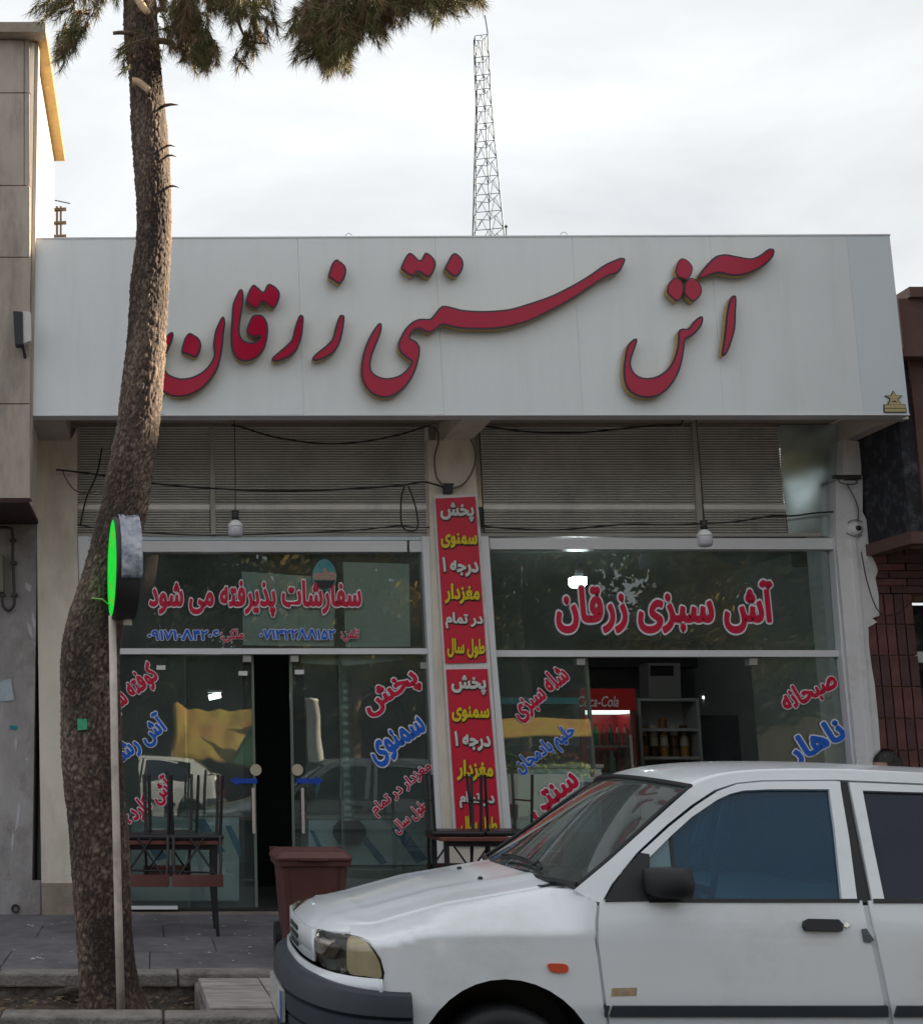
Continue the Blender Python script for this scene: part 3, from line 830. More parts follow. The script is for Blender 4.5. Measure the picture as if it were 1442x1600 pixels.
# lifting eyes on the top edge
for u, v in ((545, 371), (881, 369)):
    c = P(u, v - 1, YP + .08)
    MB().tube([c + Vector((.03 * cos(t * .35), 0, .03 * sin(t * .35))) for t in range(10)], .003, 6).build('lifting_eye', M['steel'], sign)

# ================================================================== vertical banner on the middle pillar
bn = thing('vertical_banner', P(735, 1318, YF - .03), 'tall red vinyl banner with white and yellow Persian words on the pillar between the bays', 'banner')
BY = YF - .035
MB().pxprism([(677, 774), (746, 772), (788, 1322), (710, 1322)], BY + .012, .01).build('banner_backing', M['white_wall'], bn)
MB().pxprism([(680.5, 779), (742.5, 776), (760.5, 1035), (696, 1037)], BY, .006).build('banner_sheet', M['banner'], bn)
MB().pxprism([(697, 1046), (761.5, 1045), (783, 1316), (714, 1308)], BY, .006).build('banner_sheet', M['banner'], bn)
WORDS = [('پخش', 714, 800, 54, 32, 0), ('سمنوی', 717, 845, 58, 26, 1), ('درجه ۱', 719, 886, 58, 32, 0), ('مغزدار', 722, 928, 56, 34, 1), ('در تمام', 725, 970, 60, 27, 0), ('طول سال', 728, 1013, 60, 32, 1),
         ('پخش', 732, 1070, 56, 32, 0), ('سمنوی', 735, 1116, 60, 26, 1), ('درجه ۱', 738, 1158, 58, 32, 0), ('مغزدار', 742, 1204, 58, 34, 1), ('در تمام', 745, 1250, 56, 27, 0), ('طول سال', 748, 1290, 58, 30, 1)]
for s_, u, v, w_, h_, y_ in WORDS:
    s_ = s_.replace('۱', '1') if False else s_
    lettering(s_, u, v, w_, h_, -1.5, BY - .003, M['p_yellow'] if y_ else M['p_white'], bn, off=.045, rim=M['p_black'], rim_off=.075, rim_shift=(.006, -.008))
# ================================================================== left neighbour
LB = thing('stone_clad_building', (-2.5, 10.6, .15), 'travertine-clad upper storey jutting out at the left edge with a sunlit pale side wall', 'building')
Y = 10.6
cr_ = MB().box((-4.5, Y + .04, P(0, 780, Y).z), (P(49, 600, Y).x - .02, 13.0, P(0, 62, Y).z)).build('side_wall', M['side_wall'], LB)
rows = [62, 145, 290, 402, 631, 779]
for r in range(5):
    a, b = rows[r] + .6, rows[r + 1] - .6
    for (u0, u1, dy) in ((-170, -62, 0), (-60, 38 if r < 2 else 47.5, random.uniform(-.004, .004))):
        o = MB().pxprism([(u0, a), (u1, a), (u1, b), (u0, b)], Y + dy, .05).build('stone_slab_panel', M['stone'], LB)
        bevel(o, .003, 1)
    if r < 2:
        MB().pxprism([(39, a), (46.5, a), (47.5, b), (39, b)], Y + .006, .05).build('corner_strip', M['stone'], LB)
xs_ = P(49, 600, Y).x
zt = P(0, 62, Y).z
MB().box((-4.5, Y - .13, zt), (xs_ + .085, Y + .02, zt + .09)).build('coping', M['stone_trim'], LB)
MB().box((-4.4, Y + .022, zt + .005), (xs_ + .085, 13.0, zt + .085)).build('eave', M['ochre'], LB)
MB().box((xs_ - .015, Y + .042, P(0, 780, Y).z + .01), (xs_ + .012, Y + .17, zt - .004)).build('corner_pilaster', M['stone'], LB)
zb = P(0, 779, Y).z
MB().box((-4.5, Y - .01, zb - .035), (xs_ - .01, YF + .1, zb - .002)).build('soffit', M['dark_soffit'], LB)
MB().box((-4.5, YF + .02, .0), (P(56, 1000, YF).x, 13, zb - .036)).build('ground_floor_wall', M['grey_wall'], LB)
MB().pxprism([(-100, 1376), (64, 1376), (64, 1430), (-100, 1430)], YF - .005, .05).build('wall_skirting', M['grey_wall'], LB)
c = P(25, 1425, YF)
MB().lathe((c.x, YF - .03, c.z + .03), [(.028, 0), (.035, 0), (.035, .06), (.022, .06), (.022, .01)], 16, 'Y').build('drain_spout', M['pipe'], LB)
# conduit with a U bend
cd = thing('conduit_pipe', P(15, 955, YF), 'dark conduit pipe bent in a U on the stained grey wall', 'pipe')
MB().tube(pxcurve([(-30, 828), (0, 824), (14, 825), (20, 831), (21, 880), (23, 935), (21, 948), (14, 954), (7, 949), (4, 938), (2, 905)], YF - .03, 6), .0135, 10).build('pipe_run', M['pipe'], cd, smooth=True)
for u, v in ((21, 845), (22, 880), (23, 930), (4, 930)):
    MB().box((P(u - 5, v, YF - .03).x, YF - .05, P(u, v + 2, YF).z), (P(u + 5, v, YF - .03).x, YF + .02, P(u, v - 2, YF).z)).build('pipe_clip', M['pipe'], cd)
o = MB().pxprism([(-25, 862), (5, 866), (6, 925), (-25, 925)], YF - .08, .1).build('meter_box', mat('meter_box_paint', (.20, .19, .15), var=.15))
tag(o, 'small drab meter box cut by the left edge of the photo beside the U-bent conduit', 'box'); bevel(o, .01)
M['poster'] = mat('faded_poster_paper', (0.42, 0.50, 0.56), rough=.9, var=.2, vscale=14)
M['teal'] = mat('teal_sticker', (0.02, 0.25, 0.28), rough=.8, var=.3, vscale=30)
V = [P(-5, 1066, YF + .014), P(18, 1060, YF + .012), P(23, 1094, YF + .012), (P(-5, 1097, YF + .014))]
tag(obj('torn_poster', [v + Vector((0, -.002, 0)) for v in V], [(0, 1, 2, 3)], M['poster']), 'torn faded pale blue poster on the stained grey wall', 'poster')
tag(MB().pxprism([(16, 1133), (28, 1134), (27, 1140), (16, 1139)], YF + .012, .004).build('teal_sticker', M['teal']), 'tiny teal sticker on the grey wall below the torn poster', 'sticker')
# paint dribbles
M['dribble'] = mat('white_paint_dribble', (0.5, 0.5, 0.52), rough=.9)
b = MB()
for pts in ([(26, 1148), (28, 1160), (25, 1175), (23, 1160)], [(30, 1250), (33, 1265), (29, 1290), (24, 1300), (27, 1270)], [(20, 1300), (23, 1305), (20, 1332), (18, 1320)], [(38, 1188), (46, 1183), (44, 1188)], [(40, 910), (50, 915), (48, 925), (41, 920)], [(52, 955), (57, 975), (54, 985), (50, 965)], [(42, 970), (50, 980), (52, 998), (46, 990)]):
    b.pxprism(pts, YF + .016, .006)
b.build('paint_dribbles', M['dribble'], LB)
# flood light
fl = thing('flood_light', P(34, 545, Y), 'small dark and white floodlight bracketed to the stone wall beside the sign', 'floodlight')
MB().pxprism([(21, 486), (36, 487), (37, 538), (24, 538)], Y - .14, .10).build('lamp_body', M['black'], fl)
MB().pxprism([(36, 486), (48, 487), (49, 532), (37, 536)], Y - .13, .07).build('lamp_reflector', mat('floodlight_white', (.62, .60, .58), rough=.4), fl)
MB().tube([P(34, 536, Y - .08), P(38, 548, Y - .05), P(40, 560, Y + .01)], .012, 8).build('bracket', M['pipe'], fl)
# roof-top ladder frame behind the parapet
ld_ = thing('wooden_ladder', P(92, 372, 13.6), 'weathered wooden ladder end poking above the sign beside the left building', 'ladder')
for u, v0, v1 in ((88, 322, 374), (94, 322, 374)):
    MB().pxprism([(u, v0), (u + 3, v0), (u + 3, v1 + 20), (u, v1 + 20)], 13.6, .04).build('rail', M['twig'], ld_)
for v in (325, 346, 367):
    MB().pxprism([(83, v), (104, v - 1), (104, v + 2), (83, v + 3)], 13.58, .05).build('rung', M['twig'], ld_)
MB().tube([P(82, 312, 13.5), P(110, 318, 13.4)], .006, 6).build('wire', M['black'], ld_)

# ================================================================== right neighbour
RB = thing('brown_brick_building', (P(1442, 1400, YF).x, YF, .15), 'dark brown neighbouring building at the right edge with a jutting upper box over red-brown brick', 'building')
YB = 10.9
xj = P(1345, 760, YF).x
z0 = P(1345, 866, YF).z; z1 = P(1420, 560, YB).z; z2 = P(1420, 458, YB).z
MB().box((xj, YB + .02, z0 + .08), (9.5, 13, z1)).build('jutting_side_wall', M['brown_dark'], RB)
MB().box((xj + .12, YB - .01, z0 + .08), (xj + .34, YB + .018, z1)).build('front_post', M['brown_panel'], RB)
MB().box((xj + .342, YB + .0, z0 + .08), (9.5, YB + .018, z1)).build('front_panel', M['brown_panel'], RB)
MB().box((xj - .03, YB - .04, z0 - .02), (9.5, YB + .06, z0 + .08)).build('front_fascia_board', M['brown_panel'], RB)
MB().box((xj - .03, YB + .062, z0 - .02), (xj + .09, YF + .05, z0 + .08)).build('side_fascia_board', M['brown_panel'], RB)
MB().box((xj + .02, YB - .12, z1 + .002), (9.5, 12.6, z2 - .09)).build('parapet', M['brown_panel'], RB)
MB().box((xj + .10, YB - .16, z2 - .088), (9.5, 12.7, z2)).build('parapet_cap', M['brown_panel'], RB)
MB().box((xj - .02, YB - .16, z1 - .03), (9.5, YB - .02, z1 + .04)).build('parapet_ledge', M['brown_panel'], RB)
# brick wall
xw = P(1350, 1000, YF).x
zb0 = z0 - .02
MB().box((xw - .15, YF + .04, 0.0), (P(1424, 1000, YF).x, YF + .2, zb0)).build('brick_backing', M['mortar'], RB)
MB().box((P(1424, 1000, YF).x, YF + .05, P(1400, 938, YF).z), (9.5, YF + .2, zb0)).build('brick_backing', M['mortar'], RB)
MB().box((P(1424, 1000, YF).x, YF + .4, 0), (9.5, YF + .5, P(1400, 938, YF).z)).build('dark_window', M['brown_dark'], RB)
MB().pxprism([(1428, 1018), (1500, 1018), (1500, 1035), (1430, 1035)], YF + .1, .06).build('window_sill', M['frame'], RB)
def box_mesh(name, sx, sy, sz):
    me = bpy.data.meshes.new(name)
    b = MB().box((-sx / 2, -sy / 2, -sz / 2), (sx / 2, sy / 2, sz / 2))
    me.from_pydata([tuple(v) for v in b.V], [], b.F)
    return me
def brick_inst(me, c, par, name='brick', rz=0):
    o = bpy.data.objects.new(name, me); C.objects.link(o); o.parent = par
    o.location = Vector(c) - wloc(par); o.rotation_euler = (0, rz, 0); return o
bw = 15.2 / pxm(1050, YF); bh = 48.6 / pxm(1050, YF)
meA = box_mesh('brick_upright', bw - .012, .06, bh - .012); meA.materials.append(M['brick'])
meB = box_mesh('brick_upright_dark', bw - .012, .06, bh - .012); meB.materials.append(M['brick2'])
zt_ = P(1380, 928, YF).z
for r in range(9):
    for k in range(-1, 5):
        cx_ = xw + .02 + bw * (k + .5); cz_ = zt_ - bh * (r + .5)
        brick_inst(random.choice((meA, meB)), (cx_, YF + .01 + random.uniform(-.004, .004), cz_), RB)
for r in range(1, 9):
    z = zt_ - bh * r
    MB().box((xw - .1, YF + .008, z - .004), (P(1424, 1000, YF).x, YF + .045, z + .004)).build('bed_joint', M['mortar_h'], RB)
meC = box_mesh('brick_flat', .30, .06, .058); meC.materials.append(M['brick'])
meD = box_mesh('brick_flat_dark', .30, .06, .058); meD.materials.append(M['brick2'])
for r in range(6):
    for k in range(0, 5):
        brick_inst(random.choice((meC, meD)), (xw + .1 + .312 * k + .15 * (r % 2), YF + .01 + random.uniform(-.003, .003), zt_ + .035 + .066 * r), RB)

# ================================================================== cables and bulbs under the sign
def cable(pts, Y, r, label, m='cable', k=6):
    p = pxcurve(pts, Y, k)
    return tag(MB().tube(p, r, 8).build('cable', M[m], None, True, origin=p[0]), label, 'cable')
YC = YF - .06
cable([(362, 664), (380, 668), (430, 683), (500, 693), (560, 691), (620, 680), (660, 668), (671, 665)], YF - .05, .0075, 'slack black cable swagged just under the sign across the left shutter')
cable([(671, 665), (683, 672), (685, 690), (679, 715), (682, 745), (695, 761)], YF - .05, .0085, 'grey-brown cable looping down the left side of the middle pillar', 'cable_grey')
cable([(733, 682), (741, 700), (742, 722), (735, 742), (722, 758), (706, 763)], YF - .05, .0085, 'grey-brown cable looping down the right side of the middle pillar', 'cable_grey')
cable([(88, 734), (110, 736), (170, 744), (245, 756), (330, 763), (420, 767), (500, 766), (580, 762), (630, 758), (660, 753), (680, 757), (696, 762)], YC - .02, .0085, 'long black cable stretched from the left pillar across the left shutter')
cable([(98, 735), (106, 752), (118, 766), (135, 771), (150, 768)], YC - .02, .006, 'thin grey cable sagging beside the left pillar', 'cable_grey')
cable([(60, 832), (90, 830), (120, 820), (145, 824), (225, 832), (310, 836), (400, 835), (480, 832), (560, 828), (620, 822), (650, 824), (680, 824)], YF + .02, .006, 'thin black cable running along the bottom of the left shutter')
cable([(632, 760), (627, 780), (627, 815), (634, 828), (648, 829), (653, 820), (650, 795), (644, 775), (638, 760)], YC, .007, 'black cable hanging in a narrow loop at the right of the left shutter')
cable([(744, 664), (770, 668), (830, 675), (900, 676), (960, 671), (1020, 665), (1060, 664), (1066, 655)], YC + .02, .008, 'black cable sagging just under the sign across the right shutter')
cable([(752, 822), (800, 826), (870, 828), (930, 823), (985, 819), (1040, 820), (1100, 818), (1150, 815), (1200, 807), (1240, 806), (1270, 802), (1308, 799)], YF + .02, .0075, 'black cable wavering along the bottom of the right shutter')
cable([(1322, 756), (1333, 775), (1340, 795), (1340, 815)], YF - .07, .006, 'thin grey cable dropping to the camera on the right pillar', 'cable_grey')
cable([(1345, 862), (1352, 900), (1362, 935), (1372, 955), (1385, 962), (1402, 958), (1418, 945), (1425, 935)], YF - .09, .005, 'thin dark cable drooping from the right pillar over the brown bricks')
cable([(160, 700), (152, 740), (135, 780), (126, 822)], YF + .0, .008, 'dark slanting cable in the gap between the tree and the left pillar')
jb = thing('junction_box', P(701, 764, YF), 'small black junction box above the red banner', 'junction box')
o = MB().pxprism([(694, 757), (708, 757), (708, 770), (694, 770)], YF - .06, .06).build('box_body', M['black'], jb); bevel(o, .004)
MB().pxprism([(693, 755), (709, 755), (709, 758), (693, 758)], YF - .066, .066).build('box_lid', M['black'], jb)
def bulb(u, vt_, vb, side):
    Yb = YP + .35
    t = P(u, vb - 22, Yb); sc = 1 / pxm(vb, Yb)
    r = thing('hanging_bulb', t, 'white unlit LED bulb hanging on a cord in front of the %s shutter' % side, 'bulb', 'bulbs hanging under the sign')
    top = P(u - 3, vt_, Yb)
    MB().tube([Vector((t.x, t.y, zs + .15)), Vector((t.x + .004, t.y, (t.z + zs) / 2)), t], .004, 6).build('cord', M['cable'], r)
    MB().lathe(t, [(.001, 0.03), (6 * sc, .03), (5 * sc, -2 * sc), (6 * sc, -9 * sc), (.001, -9 * sc)], 16).build('socket', M['black'], r, True)
    c = Vector((t.x, t.y, t.z - 9 * sc))
    MB().lathe(c, [(.001, 0), (5.5 * sc, 0), (10 * sc, -5 * sc), (12 * sc, -8 * sc), (12 * sc, -10 * sc), (11 * sc, -11 * sc)], 24).build('bulb_base', M['bulb_white'], r, True)
    MB().lathe(c, [(11.2 * sc, -11 * sc), (12 * sc, -14 * sc), (11.5 * sc, -22 * sc), (9 * sc, -26 * sc), (.001, -28 * sc)], 24).build('diffuser', M['bulb_glass'], r, True)
bulb(368, 655, 826, 'left')
bulb(1099, 655, 841, 'right')
# camera and clamp on the right pillar
cc_ = thing('security_camera', P(1337, 825, YF), 'small white dome camera with a dark lens on the right pillar', 'camera')
c = P(1336, 826, YF - .04); s = 1 / pxm(826, YF)
MB().lathe(c, [(.001, -.03), (7 * s, -.03), (10 * s, -.015), (11 * s, .02), (13 * s, .03), (.001, .03)], 24, 'Y').build('housing', M['white_wall'], cc_, True)
MB().lathe(c + Vector((.01, -.035, 0)), [(.001, -.004), (4 * s, -.003), (4.4 * s, .01), (.001, .01)], 18, 'Y').build('lens', M['black'], cc_, True)
MB().tube(pxcurve([(1324, 818), (1328, 814), (1338, 812), (1347, 816)], YF - .05), .004, 6).build('camera_wire', M['cable_grey'], cc_)
MB().tube(pxcurve([(1322, 832), (1328, 836), (1338, 839), (1346, 836)], YF - .05), .004, 6).build('camera_wire', M['cable_grey'], cc_)
cl = thing('wire_clamp', P(1325, 748, YF), 'blackened wire bracket across the top of the right pillar', 'bracket')
MB().pxprism([(1303, 742), (1345, 742), (1346, 748), (1303, 746)], YF - .08, .05).build('bracket_plate', M['pipe'], cl)
MB().tube(pxcurve([(1307, 745), (1312, 754), (1325, 757), (1338, 755), (1336, 750), (1318, 750)], YF - .08), .005, 6).build('wire_coil', M['pipe'], cl)

# ================================================================== lattice mast far behind
YM = 60
mast = thing('lattice_mast', P(765, 640, YM), 'tall thin steel lattice mast rising behind the shop roof', 'mast')
def mz(v): return P(762, v, YM).z
lv = [(56, 742.5, 761), (90, 743.5, 763), (118, 744.5, 764.5), (140, 745.5, 765), (167, 746, 767), (194, 745.5, 769), (222, 745, 771), (249, 744.5, 774), (277, 744, 776.5), (305, 744, 779), (332, 743.5, 781.5), (360, 743, 784), (392, 742.5, 787), (430, 742, 790), (470, 741, 794), (520, 740, 798), (580, 739, 803)]
P4 = []
for v, a, b_ in lv:
    x0, x1, z = P(a, v, YM).x, P(b_, v, YM).x, mz(v)
    w_ = x1 - x0
    P4.append([Vector((x0, YM, z)), Vector((x1, YM - w_ * .25, z)), Vector((x1 - w_ * .22, YM + w_ * .8, z)), Vector((x0 + w_ * .05, YM + w_ * .7, z))])
for k in range(4):
    MB().tube([q[k] for q in P4], .032, 5).build('mast_leg', M['mast'], mast)
br = MB()
for i, q in enumerate(P4):
    for k in range(4):
        br.tube([q[k], q[(k + 1) % 4]], .018, 4, False)
        if i + 1 < len(P4):
            m_ = (q[k] + q[(k + 1) % 4]) / 2
            br.tube([m_, P4[i + 1][k]], .014, 4, False); br.tube([m_, P4[i + 1][(k + 1) % 4]], .014, 4, False)
br.build('mast_bracing', M['mast'], mast, kind='stuff')
MB().tube([P4[0][1], P4[0][1] + Vector((-.1, 0, 1.0))], .03, 5).build('lightning_rod', M['mast'], mast)
for v in ():
    a = P(755, v, YM); MB().box((a.x - .35, YM - .5, a.z - .1), (a.x + .1, YM - .4, a.z + .1)).build('aerial', M['mast'], mast)
a = P(790, 365, YM)
tag(MB().tube([P(791, 400, 59), P(790.5, 352, 59)], .03, 5).lathe(P(790.5, 354, 59), [(.01, -.1), (.09, 0), (.01, .1)], 8).build('thin_aerial', M['mast'], None, origin=P(791, 400, 59)), 'tiny thin aerial rod just right of the lattice mast', 'aerial')

# ================================================================== inside the shop
def inside(name, label, cat, base): return thing(name, base, label, cat)
# lit lamp and far tubes
lp = thing('lit_lamp', P(906, 908, 12.6), 'small bright white lamp glowing inside behind the right transom window', 'lamp')
o = MB().pxprism([(894, 901), (917, 901), (917, 913), (912, 917), (898, 916), (894, 912)], 12.6, .12).build('lamp_diffuser', M['lamp_on'], lp); bevel(o, .008)
MB().pxprism([(900, 880), (911, 880), (911, 900.5), (900, 900.5)], 12.63, .06).build('lamp_holder', M['black'], lp)
cz = P(0, 760, 15.8).z
for i, (u0, u1, v) in enumerate(((1098, 1130, 1090), (1133, 1170, 1089))):
    b = P(u0, v, 15.8)
    tb = thing('tube_light', b, ('left' if i == 0 else 'right') + ' of two dim tube lights at the back of the right bay', 'lamp')
    MB().tube([P(u0, v, 15.8), P(u1, v - 1, 15.8)], .014, 8).build('tube', M['lamp_on2'], tb)
    MB().pxprism(rect(u0 - 2, v - 6, u1 + 2, v - 3), 15.78, .05).build('tube_batten', M['bulb_white'], tb)
tb = thing('ceiling_tube', P(330, 1088, 15.5), 'short bright tube light seen through the left bay window', 'lamp')
MB().tube([P(327, 1090, 15.5), P(345, 1086, 15.5)], .03, 8).build('tube', M['lamp_on2'], tb)
MB().pxprism(rect(325, 1078, 348, 1082), 15.48, .06).build('tube_batten', M['bulb_white'], tb)
# drinks fridge
fy = 14.0
fr = thing('drinks_fridge', P(948, 1300, fy), 'tall red drinks fridge with a lettered header and glass door full of bottles', 'fridge')
fz0 = .15; fzt = P(948, 1076, fy).z
fx0, fx1 = P(907, 1100, fy).x, P(992, 1100, fy).x
MB().box((fx0, fy + .03, fz0), (fx0 + .05, fy + .6, fzt)).box((fx1 - .05, fy + .03, fz0), (fx1, fy + .6, fzt)).box((fx0 + .05, fy + .5, fz0), (fx1 - .05, fy + .6, fzt)).box((fx0 + .05, fy + .03, fz0), (fx1 - .05, fy + .5, fz0 + .25)).build('cabinet', M['fridge_red'], fr)
hz = P(948, 1110, fy).z
hd = MB().box((fx0, fy - .02, hz), (fx1, fy + .028, fzt)).build('header', mat('lit_red_header', (.28, .006, .01), rough=.3, emit=(.6, .02, .02), es=.01), fr)
lettering('Coca-Cola', 934, 1096, 64, 17, 0, fy - .03, M['p_white'], hd, off=.012, arabic=False, shear=.35)
MB().box((fx0 + .04, fy + .032, hz - .03), (fx1 - .04, fy + .4, hz)).build('inner_light', mat('fridge_light', (.8, .8, .8), emit=(.9, .95, 1), es=.5), fr)
for i in range(5):
    z = fz0 + .3 + i * .27
    MB().box((fx0 + .052, fy + .06, z), (fx1 - .052, fy + .48, z + .015)).build('shelf', M['steel'], fr)
MB().box((fx0 + .03, fy - .01, fz0 + .22), (fx1 - .03, fy, hz - .005)).build('door_pane', M['shop_glass'], fr)
MB().box((fx1 - .09, fy - .03, fz0 + .3), (fx1 - .065, fy - .012, hz - .25)).build('door_handle', M['lamp_on2'] if False else M['handle'], fr)
bot_prof = [(.001, 0), (.033, 0), (.034, .13), (.012, .19), (.012, .22), (.001, .22)]
cols = [(.35, .02, .02), (.02, .25, .06), (.02, .02, .02), (.5, .2, .02), (.4, .4, .42)]
bmats = [mat('bottle_plastic', c_, rough=.2) for c_ in cols]
bmes = []
for bm_ in bmats:
    q = MB().lathe((0, 0, 0), bot_prof, 12)
    me = bpy.data.meshes.new('bottle'); me.from_pydata([tuple(v) for v in q.V], [], q.F); me.materials.append(bm_); bmes.append(me)
cn = ['red', 'green', 'dark', 'orange', 'clear']
ORD = ['first', 'second', 'third', 'fourth', 'fifth', 'sixth']
for i in range(5):
    for k in range(6):
        z = fz0 + .316 + i * .27
        j = random.choice((0, 0, 1, 1, 2, 3, 4)) if k else 0
        o = bpy.data.objects.new('bottle', bmes[j]); C.objects.link(o)
        o.location = (fx0 + .1 + k * .077, fy + .12, z)
        tag(o, '%s bottle, %s from the left on the %s shelf of the red fridge' % (cn[j], ORD[k], ('lowest', 'second lowest', 'middle', 'second highest', 'top')[i]), 'bottle', 'bottles in the red fridge')
# shelves right of the fridge
sh = thing('wall_shelf', P(1045, 1300, 14.6), 'pale shelf unit with rows of jars right of the red fridge', 'shelf')
sx0, sx1 = P(996, 1100, 14.6).x, P(1092, 1100, 14.6).x
szt = P(1045, 1091, 14.6).z
M['shelfw'] = mat('pale_shelf_board', (.40, .40, .38), rough=.6)
MB().box((sx0, 15.0, .15), (sx1, 15.04, szt)).build('back_panel', M['shelfw'], sh)
for X in (sx0, sx1 - .03): MB().box((X, 14.6, .15), (X + .03, 14.998, szt)).build('side_panel', M['shelfw'], sh)
for v in (1091, 1138, 1182, 1230):
    z = P(0, v, 14.6).z
    MB().box((sx0 + .032, 14.6, z - .03), (sx1 - .032, 14.998, z)).build('shelf_board', M['shelfw'], sh)
q = MB().lathe((0, 0, 0), [(.001, 0), (.045, 0), (.045, .085), (.036, .1), (.036, .11), (.001, .11)], 14)
jm = []
for i, c_ in enumerate([(.25, .10, .02), (.35, .18, .03), (.10, .04, .02), (.45, .40, .30)]):
    me = bpy.data.meshes.new('jar'); me.from_pydata([tuple(v) for v in q.V], [], q.F); me.materials.append(mat('jar_contents', c_, rough=.2)); jm.append(me)
jn = ['brown', 'amber', 'dark', 'pale']
for v, st in ((1182, 3), (1230, 2), (1138, 1)):
    z = P(0, v, 14.6).z
    for k in range(5):
        if v == 1138 and k != 2: continue
        for h in range(st):
            j = random.randrange(4)
            o = bpy.data.objects.new('jar', jm[j]); C.objects.link(o)
            o.location = (sx0 + .09 + k * .11, 14.75, z + h * .112)
            tag(o, '%s jar, %s of the %s stack on the %s board of the shelf unit' % (jn[j], ('bottom', 'second', 'third')[h], ORD[k], {1182: 'middle', 1230: 'lowest', 1138: 'upper'}[v]), 'jar', 'jars on the shelf unit')
# air conditioner and dark panels at the back of the right bay
ac = thing('air_conditioner', P(1038, 1075, 15.5), 'tall dark air vent cabinet on the back wall above the shelf unit', 'vent')
MB().pxprism([(1012, 1036), (1062, 1036), (1064, 1090), (1014, 1090)], 15.5, .3).build('cabinet', M['shelfw'], ac)
MB().pxprism([(1016, 1040), (1052, 1040), (1052, 1056), (1016, 1056)], 15.49, .01).build('grille', M['black'], ac)
MB().box((P(380, 1100, 14).x, 14.0, .15), (P(476, 1100, 14).x, 14.05, 3.3)).build('gap_shade_board', mat('gap_shade_board', (.012, .012, .014), rough=.9), shop)  # near-black board added for the unlit depth behind the door gap
o = MB().pxprism([(918, 1000), (1180, 1000), (1180, 1042), (918, 1042)], 15.9, .5).build('ceiling_bulkhead', M['room_dark'], shop)
o = MB().pxprism([(1092, 1118), (1200, 1118), (1200, 1300), (1092, 1300)], 14.9, .6).build('steel_cupboard', mat('steel_cupboard', (.11, .11, .12), rough=.4, metal=.3, var=.3))
tag(o, 'dark steel cupboard at the back right of the shop', 'cupboard')
# serving counters with blue protective film
def counter(name, label, u0, u1, v0, v1, Y, stripes):
    t = thing(name, P((u0 + u1) / 2, v1, Y), label, 'counter')
    o = MB().pxprism(rect(u0, v0, u1, v1), Y, .6).build('counter_body', M['counter'], t); bevel(o, .01)
    MB().pxprism(rect(u0 - 3, v0 - 6, u1 + 3, v0 - .5), Y - .02, .64).build('counter_top', M['steel'], t)
    for s_ in stripes: MB().pxprism(s_, Y - .004, .003).build('film_stripe', M['stripe'], t)
    return t
counter('serving_counter', 'pale counter with slanting blue film stripes behind the left door', 205, 374, 1276, 1408, 12.25,
        [[(352, 1290), (362, 1290), (376, 1320), (376, 1345)], [(300, 1280), (320, 1280), (352, 1330), (340, 1335)], [(215, 1300), (235, 1300), (262, 1340), (246, 1345)]])
counter('serving_counter', 'pale counter with slanting blue film stripes at the right of the left bay', 482, 676, 1280, 1352, 12.25,
        [[(560, 1306), (572, 1306), (606, 1348), (594, 1351)], [(612, 1296), (626, 1288), (668, 1342), (652, 1350)], [(484, 1296), (492, 1300), (506, 1330), (500, 1335)]])
MB().pxprism(rect(482, 1353, 676, 1412), 12.3, .5).build('counter_plinth', M['room_wall'], shop)
counter('serving_counter', 'pale counter with blue film stripes behind the left glass of the right bay', 808, 940, 1200, 1300, 12.4,
        [[(900, 1225), (938, 1225), (938, 1232), (900, 1232)]])
# flexible duct
dc = thing('flexible_duct', P(545, 1318, 12.2), 'pale ribbed foil duct standing behind the left bay window', 'duct')
pts = pxcurve([(537, 1023), (539, 1100), (542, 1200), (545, 1285)], 12.2, 30)
rr = [.062 + .004 * (1 if (i % 4) < 2 else -1) for i in range(len(pts))]
MB().tube(pts, rr, 18).build('duct_hose', M['duct'], dc, True)
c = P(546, 1300, 12.2)
MB().lathe(c, [(.001, -.1), (.10, -.1), (.15, -.02), (.14, .05), (.09, .1), (.001, .1)], 20).build('fan_housing', M['black'], dc, True)
# backing papers and the oval badge in the left transom
pw = tag(MB().pxprism([(378, 893), (452, 898), (524, 903), (522, 1010), (380, 1008)], GY + .03, .004).build('backing_paper', M['paper']), 'large pale paper sheet stuck behind the middle of the left transom window', 'paper')
tag(MB().pxprism([(536, 878), (639, 881), (641, 1010), (540, 1011)], GY + .035, .004).build('backing_paper', M['paper']), 'large pale paper sheet stuck behind the right end of the left transom window', 'paper')
tag(MB().pxprism([(470, 1024), (630, 1024), (630, 1031), (545, 1040), (470, 1036)], GY + .08, .004).build('folded_paper', M['paper']), 'strip of pale torn paper hanging below the transom bar', 'paper')
ob = thing('oval_badge', P(508, 920, GY), 'teal egg-shaped picture badge above the red transom lettering', 'badge')
def oval(u, v, a, b, n=28, egg=.18): return [(u + a * cos(t) * (1 - egg * sin(t)), v - b * sin(t)) for t in [2 * pi * k / n for k in range(n)]]
MB().pxprism(oval(507, 898, 19, 25), GY - .016, .004).build('badge_disc', mat('badge_teal', (.03, .22, .26), rough=.4, col2=(.10, .32, .34), vscale=20), ob)
MB().pxprism([(489, 898), (496, 893), (503, 896), (508, 886), (513, 895), (520, 892), (526, 899), (525, 906), (490, 906)], GY - .019, .002).build('badge_skyline', mat('badge_tan', (.38, .26, .20), rough=.5, var=.4, vscale=60), ob)
MB().pxprism([(491, 907), (524, 907), (519, 917), (507, 922), (496, 917)], GY - .019, .002).build('badge_lower_field', M['black'], ob)
